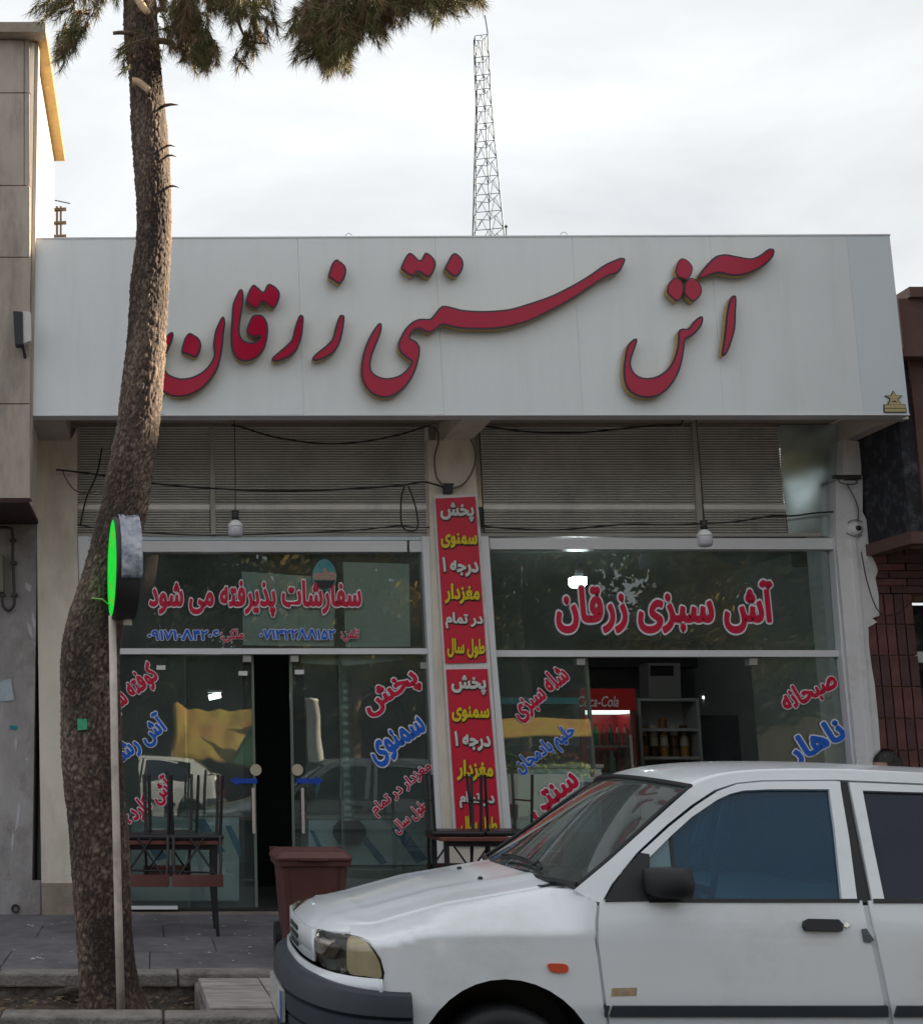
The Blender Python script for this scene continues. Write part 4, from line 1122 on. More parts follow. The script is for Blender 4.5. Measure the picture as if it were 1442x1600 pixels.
# fruit-coloured crates on the right counter
cm = [mat('crate_goods', c_, rough=.6, var=.4, vscale=18) for c_ in ((.10, .28, .03), (.45, .16, .03), (.38, .34, .04), (.30, .06, .02), (.06, .16, .03))]
gn = ['green herbs', 'orange fruit', 'yellow fruit', 'red peppers', 'dark greens']
for i, (u0, u1, v0, v1) in enumerate(((778, 812, 1172, 1196), (815, 848, 1158, 1196), (851, 880, 1168, 1196), (882, 910, 1160, 1196))):
    t = thing('goods_tray', P((u0 + u1) / 2, v1, 12.5), 'tray heaped with %s on the counter behind the right bay glass' % gn[i], 'tray')
    a = P(u0, v1, 12.5); b_ = P(u1, v1 - 8, 12.5)
    MB().box((a.x, 12.5, a.z), (b_.x, 12.9, b_.z)).build('tray', M['black'], t)
    m_ = MB()
    for k in range(26):
        m_.lathe((random.uniform(a.x + .02, b_.x - .02), random.uniform(12.52, 12.86), b_.z + random.uniform(0, .06)), [(.001, -.025), (.022, -.014), (.028, 0), (.022, .014), (.001, .025)], 7)
    tag(m_.build('heaped_goods', cm[i], t, True), kind='stuff')
o = MB().pxprism([(775, 1090), (905, 1090), (905, 1100), (775, 1100)], 13.6, .35).build('wall_ledge', mat('teal_ledge', (.03, .25, .30), rough=.3), shop)
MB().pxprism([(775, 1101), (905, 1101), (905, 1165), (775, 1165)], 13.9, .2).build('display_back', mat('display_back', (.12, .16, .16), rough=.4, var=.4, vscale=6), shop)
# ================================================================== pine tree
TY = 7.95
bark = bpy.data.materials.new('pine_bark'); bark.use_nodes = True
n = bark.node_tree.nodes; l = bark.node_tree.links; b = n['Principled BSDF']
b.inputs['Roughness'].default_value = .9
t = n.new('ShaderNodeTexCoord'); at = n.new('ShaderNodeAttribute'); at.attribute_name = 'ridge'
r = n.new('ShaderNodeValToRGB')
r.color_ramp.elements[0].position = .15; r.color_ramp.elements[0].color = (.030, .021, .017, 1)
r.color_ramp.elements[1].position = .8; r.color_ramp.elements[1].color = (.25, .18, .14, 1)
e = r.color_ramp.elements.new(.45); e.color = (.095, .066, .052, 1)
no = n.new('ShaderNodeTexNoise'); no.inputs['Scale'].default_value = 28; no.inputs['Detail'].default_value = 8; no.inputs['Roughness'].default_value = .7
mpn = n.new('ShaderNodeMapping'); mpn.inputs['Scale'].default_value = (1, 1, 1.5)
l.new(t.outputs['Object'], mpn.inputs[0]); l.new(mpn.outputs[0], no.inputs['Vector'])
ad = n.new('ShaderNodeMath'); ad.operation = 'MULTIPLY_ADD'; ad.inputs[1].default_value = .7; 
l.new(no.outputs['Fac'], ad.inputs[0]); l.new(at.outputs['Fac'], ad.inputs[2])
sb = n.new('ShaderNodeMath'); sb.operation = 'SUBTRACT'; sb.inputs[1].default_value = .35
l.new(ad.outputs[0], sb.inputs[0]); l.new(sb.outputs[0], r.inputs['Fac']); l.new(r.outputs[0], b.inputs['Base Color'])
bn_ = n.new('ShaderNodeBump'); bn_.inputs['Strength'].default_value = .6; bn_.inputs['Distance'].default_value = .01
l.new(no.outputs['Fac'], bn_.inputs['Height']); l.new(bn_.outputs[0], b.inputs['Normal'])
M['bark'] = bark
outl = [(-420, 175, 222), (-250, 181, 230), (-120, 187, 238), (0, 193, 245), (50, 194, 248), (120, 202, 254), (200, 205, 262), (300, 212, 268), (370, 213, 268), (440, 204, 265), (540, 197, 260), (600, 190, 256), (668, 183, 250), (723, 171, 243),
        (779, 160, 234), (812, 150, 228), (862, 138, 215), (917, 122, 205), (973, 104, 195), (1028, 95, 188), (1100, 96, 189), (1200, 98, 193), (1300, 107, 200), (1400, 114, 205), (1450, 118, 208), (1500, 122, 213), (1545, 124, 222), (1572, 122, 236), (1590, 110, 252)]
rings = []
for v, a, b_ in outl:
    pa, pb = P(a, v, TY), P(b_, v, TY)
    rings.append((pa.z, (pa.x + pb.x) / 2, (pb.x - pa.x) / 2))
rings.sort()
def trunk_at(z):
    if z <= rings[0][0]: return rings[0][1], rings[0][2]
    for i in range(len(rings) - 1):
        if rings[i + 1][0] >= z:
            t_ = (z - rings[i][0]) / (rings[i + 1][0] - rings[i][0])
            # smooth
            p = [rings[max(0, min(len(rings) - 1, i + k))] for k in (-1, 0, 1, 2)]
            f = lambda j: 0.5 * (2 * p[1][j] + (p[2][j] - p[0][j]) * t_ + (2 * p[0][j] - 5 * p[1][j] + 4 * p[2][j] - p[3][j]) * t_ * t_ + (3 * p[1][j] - p[0][j] - 3 * p[2][j] + p[3][j]) * t_ ** 3)
            return f(1), f(2)
    return rings[-1][1], rings[-1][2]
tree = thing('pine_tree', (trunk_at(.05)[0], TY, .03), 'leaning pine with rough brown bark and drooping needle tufts growing from the dirt channel', 'tree')
z0, z1 = -.05, rings[-1][0]
NA, NZ = 150, 900
V = []; ridge = []
for j in range(NZ + 1):
    z = z0 + (z1 - z0) * j / NZ
    cx_, r_ = trunk_at(z)
    for i in range(NA):
        a = 2 * pi * i / NA
        wp = Vector((cos(a) * 1.5, sin(a) * 1.5, z * 5)); wv = noise.noise_vector(wp * 1.6) * .9
        q = Vector((cos(a) * 4.2, sin(a) * 4.2, z * 15)) + wv
        d = noise.voronoi(q)[0]
        q2 = Vector((cos(a) * 8, sin(a) * 8, z * 40)) + wv * 1.5
        d2 = noise.voronoi(q2)[0]
        rg = min(1, (d[1] - d[0]) * 1.9) * .55 + min(1, (d2[1] - d2[0]) * 2) * .45
        lo = noise.noise(Vector((cos(a) * .9, sin(a) * .9, z * 1.6)))
        fine = noise.noise(Vector((cos(a) * 14, sin(a) * 14, z * 60)))
        upper = max(0, min(1, (z - 1.5) / 1.5))
        hr = r_ * (1 + .05 * lo) + (.009 + .004 * upper) * (rg - .6) + .004 * fine
        V.append((cx_ + hr * cos(a), TY + hr * sin(a), z)); ridge.append(max(0, min(1, rg * .62 + fine * .35 + .12 + .32 * lo )))
F = [(j * NA + i, j * NA + (i + 1) % NA, (j + 1) * NA + (i + 1) % NA, (j + 1) * NA + i) for j in range(NZ) for i in range(NA)]
tr_ = obj('trunk', V, F, bark, tree, True)
att = tr_.data.attributes.new('ridge', 'FLOAT', 'POINT'); att.data.foreach_set('value', ridge)
for i_, (u, v, du, dv, rr) in enumerate(((263, 165, 16, -1, .012), (266, 228, 8, 1, .008), (268, 243, 8, 2, .008), (270, 291, 10, 2, .009))):
    a = P(u - 6, v, TY - .05); e_ = P(u + du, v + dv, TY - .1)
    MB().tube([a, (a + e_) / 2 + Vector((0, 0, .006)), e_], [rr, rr * .7, rr * .2], 7).build('dead_stub', M['black'] if False else M['twig'], tree)
MB().tube(pxcurve([(240, 66), (256, 64), (270, 69), (276, 77)], TY - .12), [.022] * 6 + [.02] * 10, 10).build('cut_branch', M['twig'], tree, True) if False else None
def limb(pts, Yl, r0, r1, name='limb', m=None, k=5):
    p = pxcurve(pts, Yl, k); nn = len(p)
    return MB().tube(p, [r0 + (r1 - r0) * i / (nn - 1) for i in range(nn)], 9).build(name, m or M['twig'], tree, True), p
limb([(236, 64), (256, 64), (270, 69), (276, 78)], TY - .14, .022, .017)
limb([(205, 52), (190, 51), (177, 52)], TY - .1, .016, .011)
st, _ = limb([(234, 142), (226, 135), (216, 128), (207, 127)], TY - .2, .02, .024, 'sawn_stub', M['cut_wood'])
limb([(232, 20), (222, 8), (212, -12)], TY - .17, .02, .03, 'sawn_stub', M['cut_wood'])
limb([(240, 20), (252, 14), (262, 18)], TY - .02, .02, .012)
tag(MB().pxprism([(121, 1123), (136, 1123), (137, 1140), (122, 1141)], TY - .185, .012).build('green_tag', mat('green_tag', (.05, .38, .20), rough=.5, var=.3, vscale=30)), 'small green tag nailed to the tree trunk', 'tag')
# foliage: drooping branchlets with needle tufts
rnd = random.Random(11)
needlesG, needlesB, twigs = MB(), MB(), MB()
def tuft(c, d, ln, cnt, mb):
    d = d.normalized()
    for _ in range(cnt):
        a = rnd.random() * 6.283; sp = rnd.uniform(.15, 1.0)
        o_ = d.orthogonal().normalized(); o_ = Matrix.Rotation(a, 3, d) @ o_
        q = (d * (1.15 - sp * .7) + o_ * sp + Vector((0, 0, -.12))).normalized()
        L_ = ln * rnd.uniform(.7, 1.15)
        s_ = q.cross(Vector((rnd.uniform(-1, 1), rnd.uniform(-1, 1), rnd.uniform(-1, 1)))).normalized() * .0019
        p0 = c + d * rnd.uniform(-.05, .05)
        mb.V += [p0 - s_, p0 + s_, p0 + q * L_ + Vector((0, 0, -.12 * L_))]
        k = len(mb.V); mb.F.append((k - 3, k - 2, k - 1))
def branchlet(a, e_, ntuft, ln=.085, dry=.3, cnt=52):
    a, e_ = Vector(a), Vector(e_)
    mid = (a + e_) / 2 + Vector((rnd.uniform(-.05, .05), rnd.uniform(-.05, .05), rnd.uniform(.0, .08)))
    pts = catmull([a, mid, e_], 5)
    twigs.tube(pts, [.006 - .0045 * i / (len(pts) - 1) for i in range(len(pts))], 5, False)
    for i in range(ntuft):
        t_ = .35 + .65 * (i + rnd.random() * .6) / ntuft
        k = min(len(pts) - 2, int(t_ * (len(pts) - 1)))
        dirn = (pts[k + 1] - pts[k]).normalized() + Vector((rnd.uniform(-.5, .5), rnd.uniform(-.5, .5), rnd.uniform(-.5, .3)))
        tuft(pts[k] + Vector((rnd.uniform(-.02, .02), rnd.uniform(-.02, .02), rnd.uniform(-.02, .02))), dirn, ln, cnt, needlesB if rnd.random() < dry else needlesG)
def cluster(pts, r, n_, src, Yc, dry=.35, ntuft=4, yspread=.35):
    """pts: photo pixels the tufts gather about, src: pixel the twigs come from"""
    for _ in range(n_):
        u, v = rnd.choice(pts)
        u += rnd.gauss(0, r * .45); v += rnd.gauss(0, r * .45)
        yy = Yc + rnd.uniform(-yspread, yspread)
        e_ = P(u, v, yy)
        sdir = Vector((src[0] - u, src[1] - v, 0)); L_ = rnd.uniform(30, 60) / max(1, sdir.length)
        a = P(u + (src[0] - u) * L_, v + (src[1] - v) * L_, yy + rnd.uniform(-.1, .1))
        branchlet(a, e_, ntuft, dry=dry)
# left of the trunk
cluster([(100, 80), (96, 92), (108, 70)], 20, 12, (150, 10), 7.9, .3)
cluster([(60, 30), (45, 8), (75, 22), (60, -10)], 16, 9, (140, -10), 7.9, .3, 3)
cluster([(130, 45), (140, 15), (165, -5), (120, -8), (90, -10)], 20, 13, (180, -40), 7.9, .3, 3)
cluster([(190, 110), (188, 85), (190, 62)], 8, 6, (214, 70), 7.8, .3, 2)
# right of the trunk
cluster([(285, 60), (300, 85), (320, 70), (290, 35), (325, 100), (300, 45), (280, 20), (330, 20)], 22, 62, (300, -30), 7.7, .4)
cluster([(262, 40), (258, 20), (262, 100), (266, 80)], 14, 8, (245, -10), 7.9, .4, 2)
cluster([(375, 15), (345, 0), (390, 30), (410, 8), (360, 30), (330, -10), (430, 0)], 22, 48, (380, -70), 7.7, .25)
cluster([(380, 92), (418, 70), (395, 80), (425, 50)], 14, 12, (390, 10), 7.7, .25, 3)
# the big hanging bough
cluster([(470, 50), (500, 70), (520, 90), (545, 60), (510, 40), (560, 30), (590, 50), (490, 20), (540, 10), (575, 10), (505, 60), (535, 80)], 26, 190, (540, -80), 7.5, .28)
cluster([(512, 108), (540, 105), (470, 90)], 12, 16, (520, 50), 7.5, .3)
cluster([(610, 15), (640, 25), (665, 10), (620, 0), (650, -5), (600, 35)], 20, 60, (600, -70), 7.5, .3)
cluster([(680, 40), (685, 25), (700, 10), (720, 8), (735, 0), (690, -8)], 14, 34, (660, -50), 7.5, .3, 3)
cluster([(740, -5), (755, 5)], 8, 6, (700, -40), 7.5, .3, 2)
# crown above the frame
for _ in range(60):
    th = rnd.random() * 6.283; rr = rnd.uniform(.3, 1.9); z = rnd.uniform(z1 - .9, z1 + 1.6)
    cx_ = trunk_at(z1)[0] + (.5 if th > 3 else .2)
    e_ = Vector((cx_ + rr * cos(th), TY + rr * sin(th) * .8, z))
    pz_ = CAM.z + (e_ - CAM).length * 0
    dd = e_ - CAM
    yc_ = (-SP * dd.y + CP * dd.z) / (CP * dd.y + SP * dd.z)
    if CY - yc_ * FPX > -45: continue
    a = Vector((cx_ + .3 * rr * cos(th), TY + .3 * rr * sin(th), z + .2))
    branchlet(a, e_, 4, cnt=30)
print('needle tris', len(needlesG.F), len(needlesB.F))
needlesG_o = tag(obj('crown', needlesG.V, needlesG.F, M['needle'], tree), kind='stuff')
tag(obj('crown_dry_needles', needlesB.V, needlesB.F, M['needle_dry'], tree), kind='stuff')
tag(twigs.build('twigs', M['twig'], tree, True), kind='stuff')
limb([(230, -60), (330, -75), (450, -70), (560, -62), (660, -45)], 7.6, .06, .02, 'bough')
limb([(215, -80), (150, -50), (90, -30), (55, -10)], 7.9, .04, .012, 'bough')
limb([(300, -75), (305, -20), (298, 20), (310, 70)], 7.7, .018, .006, 'bough')
limb([(470, -68), (478, 0), (470, 45), (495, 60)], 7.5, .016, .005, 'bough')
limb([(550, -62), (545, 0), (520, 50), (525, 85)], 7.5, .018, .005, 'bough')
limb([(380, -72), (370, 10), (385, 60), (418, 68)], 7.7, .014, .004, 'bough')

# ================================================================== lit round sign on its pole
pl = thing('sign_pole', P(196, 1592, 7.42), 'thin pale metal pole standing right in front of the leaning pine trunk', 'pole')
MB().tube([P(176, 962, 7.5), P(180, 1200, 7.5), P(186, 1450, 7.5), P(190, 1588, 7.5)], [.021, .021, .022, .023], 14).build('pole_tube', M['pole'], pl, True)
c = P(189, 1575, 7.5)
MB().lathe((c.x, c.y, c.z - .06), [(.03, 0), (.045, 0), (.03, .05), (.027, .05)], 14).build('pole_collar', M['pole'], pl)
ls = thing('round_light_sign', P(190, 965, 7.5), 'round box sign with glowing green face and crumpled plastic film on the thin pole', 'sign')
RS = .29
ctr = P(178, 888, 7.5)
ax = Vector((-.985, -.125, 0)).normalized(); up_ = Vector((0, 0, 1)); sd_ = ax.cross(up_).normalized()
def ring(r, h, n_=48): return [ctr + ax * h + sd_ * (r * cos(2 * pi * k / n_)) + up_ * (r * sin(2 * pi * k / n_)) for k in range(n_)]
def drum(prof, n_=48):
    m_ = MB(); V = []
    for r_, h in prof: V += ring(r_, h, n_)
    F = [(i * n_ + k, i * n_ + (k + 1) % n_, (i + 1) * n_ + (k + 1) % n_, (i + 1) * n_ + k) for i in range(len(prof) - 1) for k in range(n_)]
    return m_.add(V, F)
drum([(.001, -.12), (RS * .985, -.12), (RS, -.11), (RS, .0), (RS * .99, .012), (RS * .95, .012)]).build('drum', M['black'], ls, True)
drum([(RS * .95, .004), (RS * .95, .009), (.001, .009)]).build('green_face', M['led_green'], ls)
m_ = MB()
for k, (rr, an) in enumerate(((.5, 1.3), (.62, 1.9), (.45, -1.6), (.6, -1.4), (.7, 1.6), (.35, -1.2), (.66, -1.75))):
    cc = ctr + ax * .0105 + sd_ * (RS * rr * cos(an)) + up_ * (RS * rr * sin(an))
    m_.add([cc + sd_ * (.016 * cos(a)) + up_ * (.022 * sin(a)) for a in [2 * pi * j / 10 for j in range(10)]], [tuple(range(10))])
m_.build('red_led_marks', M['led_red'], ls)
# plastic film wrapped round the drum: upper half pale, lower darker
V = []; n1, n2 = 60, 14
for j in range(n2 + 1):
    for i in range(n1 + 1):
        a = -.45 + (pi + .75) * i / n1; h = -.13 + .115 * j / n2
        q = Vector((a * 5, h * 30, 0))
        r_ = RS + .006 + .014 * abs(noise.noise(q)) + .006 * noise.noise(q * 3)
        V.append(ctr + ax * h + sd_ * (r_ * cos(a)) + up_ * (r_ * sin(a)))
F = [(j * (n1 + 1) + i, j * (n1 + 1) + i + 1, (j + 1) * (n1 + 1) + i + 1, (j + 1) * (n1 + 1) + i) for j in range(n2) for i in range(n1)]
fm = obj('plastic_film', V, F, M['film'], ls, True)
so_ = fm.modifiers.new('thickness', 'SOLIDIFY'); so_.thickness = .002
MB().tube([ctr + ax * .01 + up_ * -.2 + sd_ * .1, ctr + ax * .06 + up_ * -.18 + sd_ * .04 + Vector((0, 0, .01)), ctr + ax * .12 + up_ * -.17], .004, 6).build('loose_wire', mat('bare_wire', (.6, .5, .35), rough=.4), ls)
MB().tube([ctr + ax * -.08 - up_ * (RS - .005), ctr + ax * -.08 - up_ * (RS + .03)], .024, 12).build('socket', M['pole'], ls)
# ================================================================== wheeled bin
BYY = 8.95
bz = .15
bc = P(492, 1400, BYY).x
wb = thing('wheeled_bin', (bc, BYY + .25, bz), 'red-brown plastic wheeled bin with a closed lid in front of the shop door', 'bin')
h1 = P(492, 1346, BYY).z - bz
V = []
def rr_(w_, d_, z, y0=0, r_=.04, k=4):
    out = []
    for sx, sy, a0 in ((1, -1, -pi / 2), (1, 1, 0), (-1, 1, pi / 2), (-1, -1, pi)):
        for i in range(k + 1):
            a = a0 + pi / 2 * i / k
            out.append(Vector((bc + sx * (w_ / 2 - r_) + r_ * cos(a), BYY + .25 + y0 + sy * (d_ / 2 - r_) + r_ * sin(a), z)))
    return out
def loft(rs, cap0=True, cap1=True):
    m_ = MB(); n_ = len(rs[0]); V = [p for r_ in rs for p in r_]
    F = [(i * n_ + k, i * n_ + (k + 1) % n_, (i + 1) * n_ + (k + 1) % n_, (i + 1) * n_ + k) for i in range(len(rs) - 1) for k in range(n_)]
    if cap0: F.append(tuple(reversed(range(n_))))
    if cap1: F.append(tuple((len(rs) - 1) * n_ + k for k in range(n_)))
    return m_.add(V, F)
loft([rr_(.36, .38, bz + .06), rr_(.37, .39, bz + .09), rr_(.44, .46, bz + h1 - .04), rr_(.44, .46, bz + h1 - .035), rr_(.485, .50, bz + h1 - .03), rr_(.49, .505, bz + h1)]).build('bin_body', M['bin'], wb)
for s_ in (-1, 1):
    MB().prism([(bc + s_ * .195, BYY + .005, bz + h1 - .05), (bc + s_ * .17, BYY + .005, bz + h1 - .05), (bc + s_ * .135, BYY + .05, bz + .09), (bc + s_ * .16, BYY + .05, bz + .09)], (0, .035, 0)).build('front_rib', M['bin'], wb)
    MB().box((bc + s_ * .21 - .03, BYY + .47, bz + h1 + .0), (bc + s_ * .21 + .03, BYY + .54, bz + h1 + .06)).build('lid_hinge', M['bin'], wb)
    MB().lathe((bc + s_ * .20, BYY + .44, bz + .10), [(.001, -.025), (.10, -.025), (.10, .025), (.001, .025)], 20, 'X').build('wheel', M['black'], wb)
MB().tube([(bc - .22, BYY + .53, bz + h1 + .02), (bc + .22, BYY + .53, bz + h1 + .02)], .016, 8).build('handle_bar', M['bin'], wb)
o = loft([rr_(.50, .52, bz + h1 + .002), rr_(.505, .525, bz + h1 + .022), rr_(.48, .50, bz + h1 + .035), rr_(.44, .44, bz + h1 + .058, -.01), rr_(.38, .36, bz + h1 + .066, -.01)]).build('lid', M['bin'], wb)
bevel(o, .006)
MB().box((bc - .09, BYY - .035, bz + h1 + .006), (bc + .09, BYY - .006, bz + h1 + .022)).build('lid_grip', M['bin'], wb)

# ================================================================== tables with upturned chairs
def make_chair(label, group='chairs upturned on the tables'):
    c = thing('chair', (0, 0, 0), label, 'chair', group)
    o = MB().box((-.20, -.19, .425), (.20, .20, .465)).build('seat', M['chair_black'], c); bevel(o, .015)
    for sx in (-1, 1):
        MB().tube([(sx * .175, -.165, .425), (sx * .19, -.19, 0)], .012, 8).build('leg', M['chair_black'], c)
        MB().tube([(sx * .175, .17, .425), (sx * .19, .22, 0)], .012, 8).build('leg', M['chair_black'], c)
        MB().tube([(sx * .17, .19, .44), (sx * .172, .23, .6), (sx * .16, .26, .79)], .012, 8).build('back_post', M['chair_black'], c)
        MB().tube([(-sx * .05, .20, .45), (sx * .155, .26, .74)], .008, 8).build('back_brace', M['chair_black'], c)
        MB().tube([(sx * .182, -.178, .2), (sx * .182, .195, .2)], .008, 6).build('stretcher', M['chair_black'], c)
    b = MB(); V = []; n_ = 10
    for i in range(n_ + 1):
        x_ = -.185 + .37 * i / n_; y_ = .275 + .03 * (1 - (x_ / .185) ** 2)
        V += [(x_, y_ - .008, .70 + .01 * (1 - (x_ / .185) ** 2)), (x_, y_ - .008, .785), (x_, y_ + .008, .785), (x_, y_ + .008, .70)]
    F = [(i * 4 + k, i * 4 + (k + 1) % 4, i * 4 + 4 + (k + 1) % 4, i * 4 + 4 + k) for i in range(n_) for k in range(4)] + [(0, 1, 2, 3), tuple(n_ * 4 + k for k in (3, 2, 1, 0))]
    b.add(V, F).build('top_rail', M['chair_wood'], c)
    return c
def table(u0, u1, Yt, label):
    zt_ = .835
    x0, x1 = P(u0, 1312, Yt).x, P(u1, 1312, Yt).x
    t = thing('cafe_table', ((x0 + x1) / 2, Yt + .3, .15), label, 'table')
    o = MB().box((x0, Yt, zt_ - .03), (x1, Yt + .6, zt_)).build('table_top', M['table_top'], t); bevel(o, .004)
    for x_ in (x0 + .06, x1 - .06):
        for y_ in (Yt + .07, Yt + .53):
            s_ = 1 if x_ > (x0 + x1) / 2 else -1
            MB().tube([(x_, y_, zt_ - .03), (x_ + s_ * .0, y_, .45), (x_ + s_ * .02, y_, .15)], [.022, .018, .012], 8).build('leg', M['chair_black'], t)
    MB().box((x0 + .05, Yt + .05, zt_ - .07), (x1 - .05, Yt + .07, zt_ - .031)).build('apron', M['chair_black'], t)
    MB().tube([(x0 + .06, Yt + .07, .62), (x1 - .06, Yt + .07, .60)], .008, 6).build('cross_rail', M['chair_black'], t)
    return x0, x1, t
x0, x1, _ = table(175, 349, 10.12, 'red-brown topped cafe table behind the pine trunk carrying upturned chairs')
chair0 = make_chair('upturned black chair on the left table, second from the left')
used = [False]
def place(x, y, z, rz, label, up=False, group='chairs upturned on the tables'):
    c = chair0 if not used[0] else copy_tree(chair0)
    used[0] = True
    c.location = (x, y, z)
    c.rotation_euler = (0, 0, rz) if up else (pi, 0, rz)
    c['label'] = label; c['group'] = group
    return c
zc_ = .835 + .467
place(P(306, 1312, 10.2).x, 10.30, zc_, .03, 'upturned black chair at the street-side right end of the left table')
place(P(228, 1312, 10.2).x, 10.31, zc_, -.04, 'upturned black chair on the left table directly behind the sign pole')
place(P(268, 1312, 10.4).x, 10.56, zc_, pi + .1, 'upturned black chair at the back of the left table facing the shop window')
x0, x1, _ = table(688, 800, 10.5, 'small red-brown cafe table in front of the red banner, half hidden by the bonnet')
place(P(713, 1312, 10.7).x, 10.76, zc_, pi - .05, 'upturned black chair on the right table in front of the red banner')
place(P(790, 1312, 10.7).x, 10.80, zc_, pi + .12, 'upturned black chair on the right table beside the slanting window lettering')

# ================================================================== seated man behind the car
PX = P(1393, 1190, 10.0).x
def skin_mesh(name, pts, edges, rad, m, parent, root=0, sub=2):
    me = bpy.data.meshes.new(name); me.from_pydata([tuple(p) for p in pts], edges, [])
    o = bpy.data.objects.new(name, me); C.objects.link(o)
    md = o.modifiers.new('skin', 'SKIN'); md.use_smooth_shade = True
    for i, r_ in enumerate(rad):
        me.skin_vertices[0].data[i].radius = (r_, r_) if not isinstance(r_, tuple) else r_
    me.skin_vertices[0].data[root].use_root = True
    s2 = o.modifiers.new('sub', 'SUBSURF'); s2.levels = sub; s2.render_levels = sub
    dg = bpy.context.evaluated_depsgraph_get()
    m2 = bpy.data.meshes.new_from_object(o.evaluated_get(dg))
    V = [v.co.copy() for v in m2.vertices]; F = [tuple(p.vertices) for p in m2.polygons]
    bpy.data.objects.remove(o)
    return obj(name, V, F, m, parent, True)
pr = thing('person', (PX, 10.0, .15), 'dark-haired person seated in front of the brick wall, head just above the car roof', 'person')
M['skin'] = mat('skin', (.42, .26, .18), rough=.5)
M['shirt'] = mat('dark_shirt', (.05, .05, .07), rough=.9, var=.2)
M['trouser'] = mat('grey_trousers', (.07, .07, .08), rough=.9, var=.2)
M['hair'] = mat('black_hair', (.012, .010, .010), rough=.55)
B = lambda x_, y_, z_: Vector((PX + x_, 10.0 + y_, z_))
pts = [B(.06, 0, .63), B(.06, 0, .76), B(.04, 0, .92), B(.02, 0, 1.06), B(.0, 0, 1.14), B(-.02, 0, 1.20)]
rad = [(.15, .12), (.145, .11), (.15, .11), (.15, .10), (.065, .06), (.055, .055)]
edges = [(0, 1), (1, 2), (2, 3), (3, 4), (4, 5)]
for s_ in (-1, 1):
    k = len(pts)
    pts += [B(.02, s_ * .17, 1.05), B(.06, s_ * .20, .84), B(-.12, s_ * .18, .76), B(-.24, s_ * .12, .70)]
    rad += [.055, .045, .036, .03]
    edges += [(3, k), (k, k + 1), (k + 1, k + 2), (k + 2, k + 3)]
    h = len(pts)
    pts += [B(-.31, s_ * .10, .685)]; rad += [.022]; edges += [(k + 3, h)]
skin_mesh('body', pts, edges, rad, M['shirt'], pr)
pts, rad, edges = [B(.06, 0, .64)], [(.14, .12)], []
for s_ in (-1, 1):
    k = len(pts)
    pts += [B(.0, s_ * .10, .63), B(-.40, s_ * .13, .62), B(-.40, s_ * .13, .40), B(-.40, s_ * .13, .22), B(-.50, s_ * .13, .18)]
    rad += [.085, .062, .055, .04, .036]
    edges += [(0, k), (k, k + 1), (k + 1, k + 2), (k + 2, k + 3), (k + 3, k + 4)]
skin_mesh('trousers', pts, edges, rad, M['trouser'], pr)
for s_ in (-1, 1):
    c0 = B(-.33, s_ * .10, .685)
    pts, rad, edges = [c0, c0 + Vector((-.05, 0, -.005))], [.024, .03], [(0, 1)]
    for q, (oy, ln) in enumerate(((-.03, .055), (-.01, .068), (.01, .064), (.03, .05))):
        k = len(pts)
        pts += [c0 + Vector((-.075, oy, -.004)), c0 + Vector((-.075 - ln * .6, oy, -.012)), c0 + Vector((-.075 - ln, oy, -.03))]
        rad += [.0095, .0085, .007]; edges += [(1, k), (k, k + 1), (k + 1, k + 2)]
    k = len(pts)
    pts += [c0 + Vector((-.03, -s_ * .035, 0)), c0 + Vector((-.06, -s_ * .055, -.01))]; rad += [.011, .009]; edges += [(0, k), (k, k + 1)]
    skin_mesh('hand', pts, edges, rad, M['skin'], pr, sub=1)
# head: shaped ellipsoid with nose, brow, ears; faces left
hc = B(-.045, 0, 1.345)
V = []; nu, nv = 32, 24
for j in range(nv + 1):
    ph = pi * j / nv
    for i in range(nu):
        th = 2 * pi * i / nu
        x_, y_, z_ = -cos(th) * sin(ph), sin(th) * sin(ph), cos(ph)
        rx, ry, rz_ = .098, .076, .125
        if z_ < 0: ry *= 1 - .22 * z_ * z_; rx *= 1 - .10 * z_ * z_
        p = Vector((x_ * rx, y_ * ry, z_ * rz_))
        if x_ < -.75 and abs(y_) < .2 and -.35 < z_ < .1: p.x -= .020 * (1 - abs(y_) / .2) * (1 - abs(z_ + .15) / .25)
        if x_ < -.7 and .12 < abs(y_) < .55 and 0 < z_ < .25: p.x += .006
        V.append(hc + p)
F = [(j * nu + i, j * nu + (i + 1) % nu, (j + 1) * nu + (i + 1) % nu, (j + 1) * nu + i) for j in range(nv) for i in range(nu)]
obj('head', V, F, M['skin'], pr, True)
for s_ in (-1, 1):
    MB().lathe(hc + Vector((.0, s_ * .074, -.01)), [(.001, -.006), (.02, -.004), (.026, .004), (.012, .01)], 12, 'Y').build('ear', M['skin'], pr, True)
    MB().lathe(hc + Vector((-.086, s_ * .03, .012)), [(.001, -.008), (.008, -.004), (.010, .004), (.001, .008)], 10, 'X').build('eye', M['black'], pr, True)
MB().box(hc + Vector((-.094, -.022, -.062)), hc + Vector((-.082, .022, -.055))).build('mouth', mat('lips', (.25, .09, .08)), pr)
V = []; keepF = []
for j in range(nv + 1):
    ph = pi * j / nv
    for i in range(nu):
        th = 2 * pi * i / nu
        x_, y_, z_ = -cos(th) * sin(ph), sin(th) * sin(ph), cos(ph)
        k_ = 1.10 + .05 * noise.noise(Vector((x_ * 7, y_ * 7, z_ * 7)))
        V.append(hc + Vector((x_ * .098 * k_ + .008, y_ * .078 * k_, z_ * .125 * k_ + .004)))
